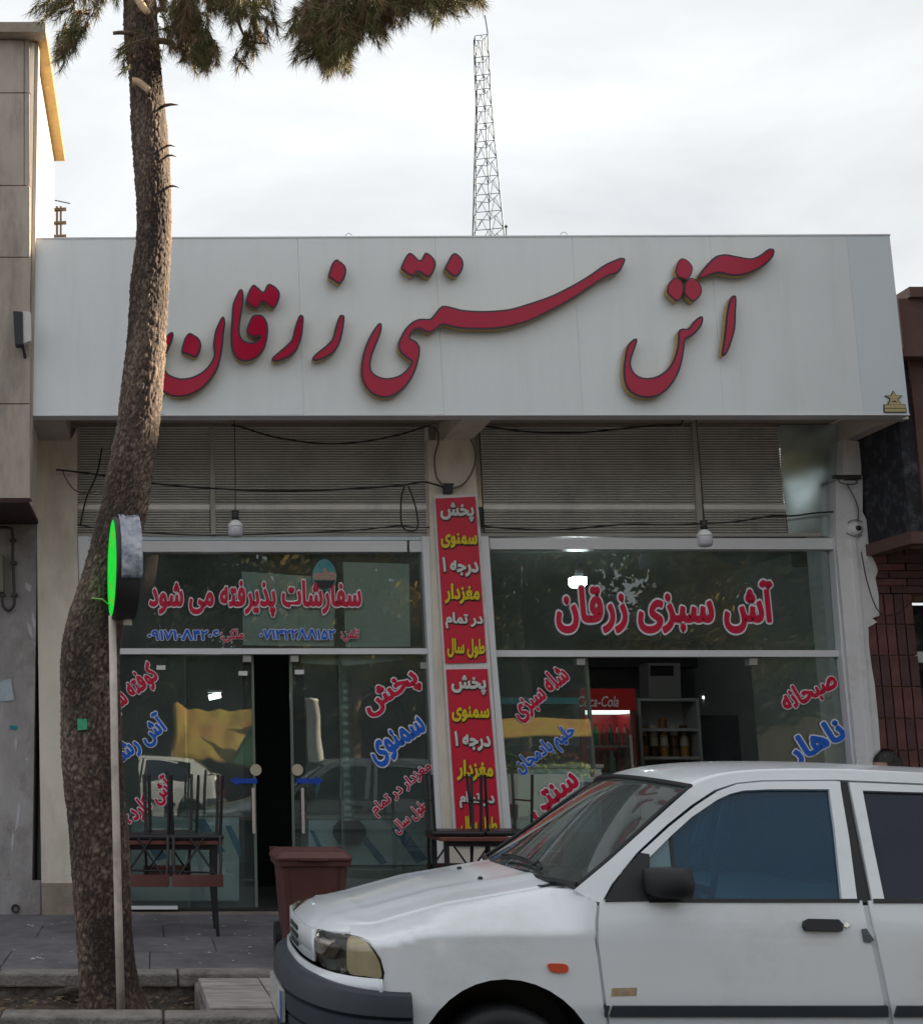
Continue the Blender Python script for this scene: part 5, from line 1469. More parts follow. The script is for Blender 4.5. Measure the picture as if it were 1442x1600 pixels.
for j in range(nv):
    for i in range(nu):
        th = 2 * pi * (i + .5) / nu; ph = pi * (j + .5) / nv
        front = cos(th) * sin(ph)
        if cos(ph) > .42 + .0 * front or (front < .35 and cos(ph) > -.35): keepF.append((j * nu + i, j * nu + (i + 1) % nu, (j + 1) * nu + (i + 1) % nu, (j + 1) * nu + i))
ho = obj('hair', V, keepF, M['hair'], pr, True)
hs = MB()
for _ in range(700):
    th = rnd.random() * 6.283; ph = rnd.uniform(0, 1.3)
    d = Vector((-cos(th) * sin(ph), sin(th) * sin(ph), cos(ph)))
    if d.x < -.6 and d.z < .4: continue
    p0 = hc + Vector((d.x * .105 + .006, d.y * .083, d.z * .135)); q = (d + Vector((-.6, rnd.uniform(-.4, .4), .1))).normalized()
    s_ = Vector((0, .0012, 0)); k = len(hs.V)
    hs.V += [p0 - s_, p0 + s_, p0 + q * .028]; hs.F.append((k, k + 1, k + 2))
obj('hair_strands', hs.V, hs.F, M['hair'], ho)
pc = place(PX + .07, 10.0, .15, -pi / 2, 'upright black chair the seated person sits on behind the car', True, 'chairs upturned on the tables')
del pc['group']

# ================================================================== across the street (seen mirrored in the shop windows)
MB().box((-60, -60, -.3), (80, -8.02, .10)).build('far_pavement', M['paving'], kind='structure')
M['leafm'] = mat('broad_leaves', (.12, .11, .02), rough=.6, col2=(.38, .26, .05), vscale=1.2)
M['leafg'] = mat('olive_leaves', (.05, .07, .02), rough=.6, col2=(.20, .17, .05), vscale=1.2)
def leafy(x_, y_, h, r_, label, m_, n_=9000):
    t = thing('street_tree', (x_, y_, .1), label, 'tree', 'trees across the street mirrored in the windows')
    MB().tube(catmull([(x_, y_, .05), (x_ + .1, y_, h * .3), (x_ - .1, y_ + .1, h * .55), (x_, y_, h * .85)], 4), [.17 - .01 * i for i in range(13)], 9).build('trunk', M['twig'], t, True)
    V = []; F = []
    cs = [(Vector((x_ + rnd.uniform(-r_, r_) * .75, y_ + rnd.uniform(-r_, r_) * .6, h * rnd.uniform(.42, 1.0))), rnd.uniform(.5, 1.1)) for _ in range(34)]
    for _ in range(n_):
        c_, q = rnd.choice(cs)
        d = Vector((rnd.gauss(0, 1), rnd.gauss(0, 1), rnd.gauss(0, .8))).normalized() * q * rnd.random() ** .4
        p = c_ + d; s_ = .12
        a = Vector((rnd.uniform(-1, 1), rnd.uniform(-1, 1), rnd.uniform(-1, 1))).normalized(); b_ = a.orthogonal().normalized()
        k = len(V); V += [p + a * s_, p + b_ * s_ * .6, p - a * s_, p - b_ * s_ * .6]; F.append((k, k + 1, k + 2, k + 3))
    obj('crown', V, F, m_, t)
for i, (x_, y_, h, r_, lb) in enumerate(((-4.5, -12, 8.0, 2.6, 'leafy tree across the street, mirrored at the left end of the windows'), (0.5, -13, 8.6, 2.6, 'olive-green tree across the street behind the parked car'),
        (5.2, -12, 8.4, 2.8, 'yellowing tree across the street opposite the right bay'), (9.8, -12.5, 8.8, 2.9, 'tall olive tree across the street opposite the brown building'),
        (14.5, -12, 8.2, 2.9, 'broad yellowing tree across the street farthest to the right'), (19.5, -13, 9.0, 3.0, 'olive tree across the street beyond the last yellowing tree'))):
    leafy(x_, y_, h, r_, lb, M['leafm'] if i % 2 == 0 else M['leafg'])
for i, x_ in enumerate((-7, -2.6, 2.8, 7.6, 12, 17, 22)):
    leafy(x_, -18 + (i % 2), 7.6, 3.2, ('dark dense tree in the back row across the street, %s' % ('far left', 'behind the left bay view', 'behind the canopy', 'behind the white column', 'behind the fruit stall', 'right of the fruit stall', 'far right')[i]), M['leafg'], 8000)
cb = thing('shading_building', (14, 11, .15), 'unseen plain brown building added beyond the brick wall to shade the street', 'building')  # outside the view, added to keep sun off the car and pavement
MB().box((9.6, 10.95, 0), (20.8, 14.5, 10.3)).build('wall_body', M['brown_panel'], cb)
for k in range(6):
    for j in range(2):
        f_ = MB().box((10.2 + k * 1.75, 10.93, 1.2 + j * 3), (11.3 + k * 1.75, 10.96, 2.7 + j * 3)).build('window_frame', M['frame'], cb)
        MB().box((10.27 + k * 1.75, 10.92, 1.27 + j * 3), (11.23 + k * 1.75, 10.928, 2.63 + j * 3)).build('window_pane', M['brown_dark'], f_)
tb_ = thing('shading_block', (28, 11, .15), 'unseen tall beige block added far along the street to shade the car', 'building')  # out of view, put in tall enough to block sun from the car
MB().box((21.2, 10.95, 0), (36, 13.9, 14)).build('wall_body', M['stone'], tb_)
for k in range(6):
    for j in range(4):
        f_ = MB().box((21.9 + k * 2.3, 10.93, 1.5 + j * 3.1), (23.2 + k * 2.3, 10.96, 3.1 + j * 3.1)).build('window_frame', M['frame'], tb_)
        MB().box((21.97 + k * 2.3, 10.92, 1.57 + j * 3.1), (23.13 + k * 2.3, 10.928, 3.03 + j * 3.1)).build('window_pane', M['brown_dark'], f_)
for i, (x_, y_, h) in enumerate(((9.6, 6.6, 8.6), (12.8, 6.4, 9.6), (16.2, 6.5, 10.5))):
    leafy(x_, y_, h, 2.3, '%s unseen tree added on the shop side of the street to shade the car' % ('nearest', 'middle', 'farthest')[i], M['leafg'], 16000)  # out-of-view trees added so the car stays out of direct sun
fw = thing('garden_wall', (6, -20, .1), 'long beige garden wall behind the trees across the street', 'wall')
MB().box((-25, -20.3, 0), (40, -20, 4.6)).build('wall_body', mat('beige_wall', (.12, .10, .085), rough=.9, var=.3, vscale=.8), fw)
MB().box((-25, -20.4, 4.602), (40, -19.9, 4.75)).build('coping', M['stone_trim'], fw)
M['tarp'] = mat('orange_to_yellow_tarpaulin', (.42, .20, .08), rough=.6, col2=(.40, .34, .05), vscale=1.4)
M['tarp_g'] = mat('green_tarpaulin', (.05, .16, .09), rough=.6, var=.2)
tp = thing('market_canopy', (1.4, -8.3, .1), 'orange and yellow tarpaulin canopy on poles mirrored in the left bay glass', 'canopy')
V = []; F = []
for j in range(13):
    for i in range(17):
        a, b_ = i / 16, j / 12
        V.append(Vector((.45 + 2.1 * a, -8.3 - .9 * (1 - b_), 1.45 + 1.15 * (1 - b_) - .1 * sin(pi * a) - .45 * b_ * abs(a - .35) + .07 * noise.noise(Vector((a * 6, b_ * 3, 0))) + .03 * sin(a * 26 + b_ * 4))))
F = [(j * 17 + i, j * 17 + i + 1, (j + 1) * 17 + i + 1, (j + 1) * 17 + i) for j in range(12) for i in range(16)]
cp_ = obj('canopy_sheet', V, F, M['tarp'], tp, True)
sm = cp_.modifiers.new('thickness', 'SOLIDIFY'); sm.thickness = .006
MB().prism([(2.5, -8.4, 2.5), (2.9, -8.3, 2.55), (2.9, -8.3, 1.2), (1.9, -8.25, 1.25)], (0, -.02, 0)).build('side_flap', M['tarp_g'], tp)
for x_ in (.5, 2.5):
    MB().tube([(x_, -8.35, .1), (x_, -8.35, 1.5)], .02, 8).build('canopy_pole', M['steel'], tp)
    MB().tube([(x_, -9.2, .1), (x_, -9.2, 2.6)], .02, 8).build('canopy_pole', M['steel'], tp)
wc = thing('white_column', (3.75, -8.6, .1), 'round white column with a railing across the street, mirrored beside the foil duct', 'column')
MB().lathe((3.75, -8.6, .1), [(.001, 0), (.16, 0), (.15, .05), (.145, 2.6), (.17, 2.62), (.17, 2.7), (.001, 2.7)], 20).build('shaft', M['bulb_white'], wc, True)
for k in range(12):
    MB().box((3.0 + k * .13, -8.63, 2.1), (3.02 + k * .13, -8.6, 2.55)).build('railing_bar', M['black'], wc)
MB().box((2.95, -8.64, 2.55), (4.5, -8.6, 2.58)).build('top_rail', M['black'], wc)
t2 = thing('fruit_stall', (9.1, -8.4, .1), 'stall with orange awning and green goods across the street mirrored in the right bay', 'stall')
MB().prism([(7.9, -8.3, 1.75), (10.4, -8.3, 1.75), (10.4, -9.3, 2.3), (7.9, -9.3, 2.3)], (0, 0, .03)).build('awning', M['tarp'], t2)
MB().box((8.0, -9.2, .1), (10.3, -8.4, .95)).build('stall_table', M['room_wall'], t2)
g_ = MB()
for k in range(260):
    g_.lathe((rnd.uniform(8.05, 10.25), rnd.uniform(-9.1, -8.45), rnd.uniform(.98, 1.25)), [(.001, -.05), (.06, 0), (.001, .05)], 6)
tag(g_.build('heaped_greens', mat('heaped_greens', (.12, .26, .03), rough=.6, col2=(.42, .38, .05), vscale=2), t2, True), kind='stuff')
for x_ in (7.95, 10.35): MB().tube([(x_, -8.35, .1), (x_, -8.35, 1.76)], .02, 8).build('awning_pole', M['steel'], t2)
# ================================================================== white hatch-nosed saloon
Y0 = 5.13; HW = .80; YCC = Y0 + HW
M['paint'] = mat('white_car_paint', (.74, .78, .82), rough=.22, coat=.5, spec=.5, stain=(.42, .40, .36), stain_amt=.38, sscale=1.9, sstretch=(1, 1, 1.6))
M['bumper'] = mat('grey_bumper_plastic', (.030, .037, .050), rough=.5, bump=.05, bscale=200, var=.12)
M['rubber'] = mat('black_rubber', (.012, .013, .016), rough=.6)
M['inner'] = mat('car_interior_dark', (.035, .037, .042), rough=.8)
M['jamb_paint'] = mat('door_jamb_paint', (.70, .72, .74), rough=.6)
M['undercoat'] = mat('undercoat_grey', (.10, .11, .12), rough=.8)  # even grey of the lamp divider and latch patch
M['windscreen'] = glass_mat('windscreen_glass', tint=(.80, .88, .86), haze=.11, hazecol=(.5,.56,.54), ior=1.5, boost=1.35)  # pale haze painted in for the reflected sky and bright view through
M['side_sky'] = glass_mat('sky_blue_window', tint=(.16, .40, .52), haze=.0, ior=1.5, opaque=.38, body=(.003, .09, .19), boost=.75)  # blue body colour stands in for the blue sky mirrored in the window
M['side_sky2'] = glass_mat('navy_sky_window', tint=(.08, .10, .16), haze=.0, ior=1.5, opaque=.5, body=(.018, .026, .07), boost=.7)  # navy body colour, the same painted sky reflection in a darker tone
M['quarter'] = glass_mat('quarter_glass', tint=(.45, .62, .66), haze=.1, ior=1.5, opaque=.5, body=(.10, .26, .32), boost=1.6)
M['hub'] = mat('grey_wheel_cover', (.16, .165, .18), rough=.4, metal=.4)
M['lamp_lens'] = mat('yellowed_lamp_lens', (.58, .49, .30), rough=.18, coat=1.0, var=.15, vscale=9)
M['chrome'] = mat('lamp_chrome', (.75, .72, .66), rough=.12, metal=1.0)
M['amber'] = mat('amber_red_lens', (.60, .06, .01), rough=.2, coat=.8)
M['tail'] = mat('red_tail_lens', (.45, .01, .01), rough=.2, coat=.8)
M['beige'] = mat('beige_sticker', (.36, .28, .17), rough=.7, var=.3, vscale=40)

XN, RX, PW = .60, .34, 2.7          # body nose, plan rounding
XE = XN + 3.86
ZE = [(.58, .785), (.70, .803), (.856, .815), (1.125, .885), (1.52, .950), (1.70, .962), (3.6, .96), (4.0, .965), (4.46, .93)]
def lerp(tab, x_):
    if x_ <= tab[0][0]: return tab[0][1]
    for (a, p), (b_, q) in zip(tab, tab[1:]):
        if x_ <= b_: return p + (q - p) * (x_ - a) / (b_ - a)
    return tab[-1][1]
def hw(X, xn=XN, rx=RX, H=HW, pw=PW, xe=None):
    xe = XE if xe is None else xe
    s_ = min((X - xn) / rx, (xe - X) / .30)
    if s_ >= 1: return H
    if s_ <= 0: return 0
    return H * (1 - (1 - s_) ** pw) ** (1 / pw)
def inset(X, z):
    """how far the flank stands inside the full width"""
    ze = lerp(ZE, X)
    cre = .805 if X > 1.0 else min(.805, ze - .05)
    if z <= .30: return .035 + (.30 - z) * .25
    if z <= .55: return .035 * (.55 - z) / .25
    if z <= cre: return .012 * (z - .55) / max(.01, cre - .55)
    t_ = min(1, (z - cre) / max(.01, ze - cre))
    if X > 1.62: return .012 + .045 * t_
    wE = .165 * min(1, max(0, (1.62 - X) / .10)) + .057
    return .012 + (wE - .012) * (1 - sqrt(max(0, 1 - t_ * t_))) * .35 + (wE - .012) * t_ * .65
def flank_y(X, z):                  # near flank
    h = hw(X); return YCC - h * (1 - inset(X, z) / HW)
def xs_of(h_):                      # X on the nose where half width is h_
    return XN + RX * (1 - (1 - (h_ / HW) ** PW) ** (1 / PW))
# reference shell for draping
Xs = [xs_of(HW * sin(pi / 2 * i / 26)) for i in range(27)] + [XN + RX + (XE - .3 - XN - RX) * i / 60 for i in range(1, 61)] + [XE - .3 * (1 - i / 10) for i in range(1, 11)]
Zn = 36
V = []; F = []
for X in Xs:
    ze = lerp(ZE, X)
    for j in range(Zn + 1):
        z = .16 + (ze - .16) * j / Zn
        V.append(Vector((X, flank_y(X, z), z)))
F = [(i * (Zn + 1) + j, i * (Zn + 1) + j + 1, (i + 1) * (Zn + 1) + j + 1, (i + 1) * (Zn + 1) + j) for i in range(len(Xs) - 1) for j in range(Zn)]
bv = BVHTree.FromPolygons(V, F)
def on_flank(u, v):
    d = ray(u, v).normalized()
    h = bv.ray_cast(CAM, d)
    if h[0] is None:
        h = bv.find_nearest(P(u, v, Y0 + .05))
    return h[0]
# slanted glasshouse plane
def gh_y(z, X=2.0): return Y0 + .055 + (z - .93) * .42
def on_house(u, v, dy=0):
    d = ray(u, v)
    # y = A + B z
    A = Y0 + .055 - .93 * .42 + dy; Bc = .42
    t_ = (A + Bc * CAM.z) / (d.y - Bc * d.z)
    return CAM + d * t_
car = thing('parked_car', (XN + 1.9, YCC, 0), 'white small saloon car with blue side windows and grey bumper standing in the street', 'car')
NEARFAR = []
def mir(p): return Vector((p.x, 2 * YCC - p.y, p.z))
def fill2(poly, step):
    """triangulate a 2-D outline with inner points"""
    n_ = len(poly)
    dense = []
    for i in range(n_):
        a, b_ = Vector(poly[i]), Vector(poly[(i + 1) % n_])
        k = max(1, int((b_ - a).length / step))
        dense += [a + (b_ - a) * q / k for q in range(k)]
    nb = len(dense)
    xs = [p.x for p in dense]; ys = [p.y for p in dense]
    pts = list(dense)
    def inside_(p):
        c_ = False; j = nb - 1
        for i in range(nb):
            a, b_ = dense[i], dense[j]
            if (a.y > p.y) != (b_.y > p.y) and p.x < (b_.x - a.x) * (p.y - a.y) / (b_.y - a.y) + a.x: c_ = not c_
            j = i
        return c_
    y_ = min(ys) + step * .6
    while y_ < max(ys):
        x_ = min(xs) + step * .6
        while x_ < max(xs):
            p = Vector((x_, y_))
            if inside_(p) and min((q - p).length for q in dense[::2]) > step * .5: pts.append(p)
            x_ += step
        y_ += step
    r_ = delaunay_2d_cdt(pts, [(i, (i + 1) % nb) for i in range(nb)], [], 1, 1e-6)
    return r_[0], r_[2], nb
def drape(name, poly, fn, m, parent, step, proud=0.0, flange=.012, both=True, smooth=True):
    vs, fs, nb = fill2(poly, step)
    P3 = [fn(v.x, v.y) for v in vs]
    # orient triangles towards -Y and find boundary
    from collections import Counter
    out = []
    for f in fs:
        f = tuple(f)
        nrm = (P3[f[1]] - P3[f[0]]).cross(P3[f[2]] - P3[f[0]])
        if nrm.length < 1e-10: continue
        out.append(f)
    cnt = Counter(frozenset((f[i], f[(i + 1) % len(f)])) for f in out for i in range(len(f)))
    bnd = [(f[i], f[(i + 1) % len(f)]) for f in out for i in range(len(f)) if cnt[frozenset((f[i], f[(i + 1) % len(f)]))] == 1]
    # vertex normals
    Nn = [Vector((0, 0, 0)) for _ in P3]
    for f in out:
        nrm = (P3[f[1]] - P3[f[0]]).cross(P3[f[2]] - P3[f[0]])
        for i in f: Nn[i] += nrm
    tot = sum(Nn, Vector())
    flip = tot.y > 0
    Nn = [(-q if flip else q).normalized() if q.length > 0 else Vector((0, -1, 0)) for q in Nn]
    if flip: out = [tuple(reversed(f)) for f in out]; bnd = [(b_, a) for a, b_ in bnd]
    V = [p + q * proud for p, q in zip(P3, Nn)]
    F = list(out)
    mp_ = {}; mq_ = {}
    for a, b_ in bnd:
        for i in (a, b_):
            if i not in mp_: mq_[i] = len(V); V.append(V[i]); mp_[i] = len(V); V.append(V[i] - Nn[i] * (flange + max(0, proud)))
        F.append((mq_[b_], mq_[a], mp_[a], mp_[b_]))
    res = []
    nt_ = len(out)
    for side in ((0, 1) if both else (0,)):
        VV = V if side == 0 else [mir(p) for p in V]
        FF = F if side == 0 else [tuple(reversed(f)) for f in F]
        o = obj(name, VV, FF, m, parent if not isinstance(parent, (list, tuple)) else parent[side])
        if smooth:
            for p in o.data.polygons[:nt_]: p.use_smooth = True
        res.append(o)
    return res
fl_px = on_flank
def fl_xz(X, z): return Vector((X, flank_y(X, z), z))
def xz(u, v): p = on_flank(u, v); return (p.x, p.z)
# ---- front wing
seam1 = [(934, 1411), (931, 1440), (931, 1470), (935, 1500), (940, 1540), (944, 1572), (949, 1600)]
def arch_pts(Xc, Zc, R, a0, a1, n_=14): return [(Xc + R * cos(a), Zc + R * sin(a)) for a in [radians(a0 + (a1 - a0) * i / n_) for i in range(n_ + 1)]]
ax1 = on_flank(792, 1600).x
XA, ZA, RA = ax1, .31, .335
s1 = [xz(u - 1.5, v) for u, v in seam1]
XS1 = s1[-1][0]
wing = [(x_, z) for x_, z in s1] + [(XS1, .20), (XA + RA + .02, .20)]
wing += arch_pts(XA, ZA, RA, -5, 185, 20)
wing = [p for p in wing if not (p[1] < .2)]
zb_ = xz(600, 1548)[1]
wing += [(XA - RA, .40), (XA - RA - .01, zb_ - .02), xz(597, 1549)]
lampo = [(598, 1534), (600, 1520), (594, 1498), (577, 1474), (560, 1466)]
wing += [xz(u + 1, v) for u, v in lampo] + [xz(548, 1463)]
# top edge along the bonnet shut line
def bonnet_edge(X): return (X, lerp(ZE, X) - .001)
wing += [bonnet_edge(X) for X in [xz(548, 1463)[0] + .01, .80, .85, .90, 1.0, 1.1, 1.2, 1.3, 1.4, 1.5, 1.57]]
wing += [(1.60, .945)]
wings = drape('front_wing', wing, fl_xz, M['paint'], car, .015)
# ---- front door and rear door
seam2 = [(1352, 1411), (1358, 1440), (1366, 1475), (1376, 1520), (1384, 1560), (1391, 1600)]
s2 = [xz(u, v) for u, v in seam2]
gap = .012
ztop = .918
d1 = [(s1[0][0] + gap, ztop)] + [(x_ + gap, z) for x_, z in s1[1:]] + [(XS1 + gap, .22), (s2[-1][0] - gap, .22)] + [(x_ - gap, z) for x_, z in reversed(s2[1:])] + [(s2[0][0] - gap, ztop)]
doors = drape('front_door', d1, fl_xz, M['paint'], car, .05)
XR, RR = 3.75, .33
d2 = [(s2[0][0] + gap, ztop)] + [(x_ + gap, z) for x_, z in s2[1:]] + [(s2[-1][0] + gap, .22), (XR - RR - .06, .22), (XR - RR - .05, .4)] + [(XR + (RR + .05) * cos(a), .30 + (RR + .05) * sin(a)) for a in (radians(160), radians(140), radians(125))] + [(XR - .12, .70), (XR - .10, ztop)]
doorsR = drape('rear_door', d2, fl_xz, M['paint'], car, .05)
qp = [(XR - .093, ztop + .02)] + [(XR - .113, .70)] + arch_pts(XR, .30, RR, 125, -5, 16) + [(XE - .32, .32), (XE - .32, .62), (XE - .06, .66), (XE - .06, .80), (XE - .06, .93), (XE - .4, .95)]
drape('rear_wing', qp, fl_xz, M['paint'], car, .05)
# sills and dark shell behind the gaps
V = []
def shell(name, xr, z0_, z1_, ins, m_):
    V = []; F = []; nn = 30; kk = 6
    for i in range(nn + 1):
        X = xr[0] + (xr[1] - xr[0]) * i / nn
        for j in range(kk + 1):
            z = z0_ + (z1_ - z0_) * j / kk
            V.append(Vector((X, flank_y(X, z) + ins, z)))
        for j in range(kk + 1):
            z = z1_ - (z1_ - z0_) * j / kk
            V.append(mir(Vector((X, flank_y(X, z) + ins, z))))
    c_ = 2 * (kk + 1)
    F = [(i * c_ + k, i * c_ + (k + 1) % c_, (i + 1) * c_ + (k + 1) % c_, (i + 1) * c_ + k) for i in range(nn) for k in range(c_)]
    F += [tuple(range(c_)), tuple(reversed([nn * c_ + k for k in range(c_)]))]
    return obj(name, V, F, m_, car)
shell('door_shell', (XA + RA + .01, XR - RR - .01), .24, .90, .013, M['jamb_paint'])
MB().box((1.0, Y0 + .33, .20), (XE - .2, 2 * YCC - Y0 - .33, .60)).build('floor_pan', M['rubber'], car)
MB().box((XN + .12, Y0 + .34, .45), (1.58, 2 * YCC - Y0 - .34, .76)).build('engine_bay', M['rubber'], car)
for s_ in (0, 1):
    f_ = (lambda p: p) if s_ == 0 else mir
    for Xc_, Zc_, R_ in ((XA, ZA, RA), (XR, .30, RR)):
        V = []; n_ = 24
        for i in range(n_ + 1):
            a = radians(-20 + 220 * i / n_)
            for y_ in (Y0 + .006, Y0 + .30): V.append(f_(Vector((Xc_ + R_ * 1.0 * cos(a), y_ if y_ > Y0 + .1 else flank_y(Xc_ + R_ * cos(a), Zc_ + R_ * sin(a)) + .012, Zc_ + R_ * sin(a)))))
        F = [(2 * i, 2 * i + 1, 2 * i + 3, 2 * i + 2) for i in range(n_)]
        k = len(V); V.append(f_(Vector((Xc_, Y0 + .30, Zc_)))); F += [(2 * i + 1, k, 2 * i + 3) for i in range(n_)]
        obj('wheel_arch_liner', V, F, M['rubber'], car)
        # wheels
        yc = Y0 + .03
        cyl = lambda prof: MB().lathe(f_(Vector((Xc_, yc, .272))), [(r_, h if s_ == 0 else -h) for r_, h in prof], 40, 'Y')
        wh = cyl([(.19, .0), (.22, -.004), (.255, .004), (.270, .03), (.272, .085), (.270, .14), (.255, .165), (.19, .165), (.18, .08)]).build('wheel', M['rubber'], car, True)
        cyl([(.001, .022), (.045, .018), (.055, .03), (.10, .012), (.15, .006), (.178, .012), (.192, .002), (.196, .016)]).build('wheel_cover', M['hub'], wh, True)
        for k in range(10):
            a = 2 * pi * k / 10
            c_ = f_(Vector((Xc_ + .125 * cos(a), yc + .0065, .272 + .125 * sin(a))))
            MB().lathe(c_, [(.001, -.002), (.016, -.002), (.018, .004)], 10, 'Y').build('cover_slot', M['rubber'], wh)
# ---- bonnet
V = []; F = []
nX, nY = 46, 28
Xc0, Xc1 = XN + .012, 1.585
for i in range(nX + 1):
    for j in range(nY + 1):
        s_ = -1 + 2 * j / nY
        he = lambda X: max(0, hw(X) * (1 - inset(X, lerp(ZE, X)) / HW) - .002)
        q = (i / nX) ** 1.6
        # front edge follows the plan curve
        ymax = .62 + .0 * q
        yy = s_ * (HW - .222 + .0) if True else 0
        xf = xs_of(min(HW * .995, abs(yy) / (1 - .222 / HW) * .96)) + .012
        X = xf + (Xc1 - xf + .05 * (1 - s_ * s_) * 0 - .10 * (1 - s_ * s_)) * q
        z = lerp(ZE, X) + .045 * (1 - s_ ** 2) * min(1, (X - xf) / .25 + .2) - .030 * max(0, 1 - (X - xf) / .10) ** 2
        # pressed feature lines
        z += .008 * math.exp(-((abs(s_) - .62) / .06) ** 2) * min(1, (X - xf) / .3)
        V.append(Vector((X, YCC + yy, z)))
F = [(i * (nY + 1) + j, (i + 1) * (nY + 1) + j, (i + 1) * (nY + 1) + j + 1, i * (nY + 1) + j + 1) for i in range(nX) for j in range(nY)]
k = len(V); V += [V[j] - Vector((-.015, 0, .03)) for j in range(nY + 1)]; F += [(j, j + 1, k + j + 1, k + j) for j in range(nY)]
for col in (0, nY):
    k = len(V); V += [V[i * (nY + 1) + col] - Vector((0, 0, .03)) for i in range(nX + 1)]
    F += [(i * (nY + 1) + col, (i + 1) * (nY + 1) + col, k + i + 1, k + i) for i in range(nX)]
bonnet = obj('bonnet', V, F, M['paint'], car, True)
b2 = bmesh.new(); b2.from_mesh(bonnet.data); bmesh.ops.recalc_face_normals(b2, faces=b2.faces); b2.to_mesh(bonnet.data); b2.free()
def bz_(X, y_):
    s_ = (y_ - YCC) / (HW - .222); return lerp(ZE, X) + .045 * (1 - s_ * s_)
for yy in (-.28, .1):
    MB().lathe((1.33, YCC + yy, bz_(1.33, YCC + yy)), [(.001, .012), (.009, .010), (.012, 0)], 8).build('washer_nozzle', M['rubber'], bonnet)
# ---- nose panel between lamps and bumper, near and far
def on_nose(y_, z):                 # y across, z up -> point on the nose
    h = min(abs(y_ - YCC), HW * .985)
    return Vector((xs_of(h), y_, z))
def nose_strip(name, pts_yz, m_, th=.012, off=0.0, par=None):
    V = []; n_ = len(pts_yz)
    for y_, za, zb2 in pts_yz:
        p = on_nose(y_, za); q = on_nose(y_, zb2)
        for P_ in (p, q): V.append(P_ + Vector((-off, 0, 0)))
    V2 = [p + Vector((th, 0, 0)) for p in V]
    F = [(2 * i, 2 * i + 1, 2 * i + 3, 2 * i + 2) for i in range(n_ - 1)] + [(2 * n_ + 2 * i, 2 * n_ + 2 * i + 2, 2 * n_ + 2 * i + 3, 2 * n_ + 2 * i + 1) for i in range(n_ - 1)]
    F += [(2 * i, 2 * i + 2, 2 * n_ + 2 * i + 2, 2 * n_ + 2 * i) for i in range(n_ - 1)] + [(2 * i + 1, 2 * n_ + 2 * i + 1, 2 * n_ + 2 * i + 3, 2 * i + 3) for i in range(n_ - 1)]
    F += [(0, 2 * n_, 2 * n_ + 1, 1), (2 * n_ - 2, 2 * n_ - 1, 4 * n_ - 1, 4 * n_ - 2)]
    return obj(name, V + V2, F, m_, par or car, True)
ys_ = [YCC + .7998 * sin(pi / 2 * (-1 + i / 40)) for i in range(81)]
nose_strip('lower_nose_panel', [(y_, .575, .645) for y_ in ys_ if abs(y_ - YCC) < .7999], M['paint'], .014, .014)
nose_strip('grille_panel', [(y_, .657, lerp(ZE, XN) - .012) for y_ in ys_ if abs(y_ - YCC) < .47], M['paint'])
for k in range(3):
    nose_strip('grille_slat', [(y_, .672 + k * .032, .688 + k * .032) for y_ in ys_ if abs(y_ - YCC) < .13], M['rubber'], .01, .006)
# ---- headlamps, draped on the corner
def sm(px, k=3): return [tuple(p)[:2] for p in catmull([(u, v, 0) for u, v in px], k, True)]
def pl_px(name, px, m_, par, step=6, proud=0.0, flange=.02, both=True):
    if name in ('headlamp', 'lamp_lens', 'lamp_reflector', 'indicator_lens', 'lamp_cover', 'side_indicator'): px = sm(px)
    return drape(name, px, on_flank, m_, par, step, proud, flange, both)
hous = pl_px('headlamp', [(492, 1450), (503, 1451), (522, 1457), (550, 1461), (577, 1471), (594, 1496), (600, 1520), (598, 1532), (570, 1529), (535, 1521), (512, 1513), (504, 1508), (500, 1500), (494, 1480)], M['rubber'], car, 6, -.012, .03)
pl_px('lamp_lens', [(545, 1466), (560, 1468), (575, 1476), (590, 1498), (596, 1518), (594, 1528), (572, 1525), (548, 1521), (543, 1500)], M['lamp_lens'], hous, 5, .004, .01)
pl_px('lamp_reflector', [(514, 1483), (520, 1476), (531, 1477), (526, 1492), (520, 1497), (511, 1495)], M['chrome'], hous, 3, .001, .01)
pl_px('lamp_reflector', [(527, 1499), (540, 1497), (546, 1503), (545, 1515), (538, 1519), (529, 1515)], M['chrome'], hous, 3, .001, .01)
pl_px('lamp_divider', [(511, 1499), (525, 1499), (527, 1516), (512, 1514)], M['undercoat'], hous, 4, .001, .01)
pl_px('indicator_lens', [(486, 1468), (494, 1465), (512, 1467), (526, 1467), (515, 1476), (508, 1487), (500, 1490), (490, 1482)], M['chrome'], hous, 4, .0, .01)
M['cover'] = glass_mat('clear_lamp_cover', tint=(.97, .97, .94), haze=.01, hazecol=(.6, .55, .4), ior=1.45, boost=.8)
pl_px('lamp_cover', [(497, 1456), (522, 1460), (550, 1463), (577, 1473), (593, 1497), (598, 1520), (596, 1530), (570, 1527), (535, 1519), (512, 1512), (502, 1500)], M['cover'], hous, 6, .008, .004)
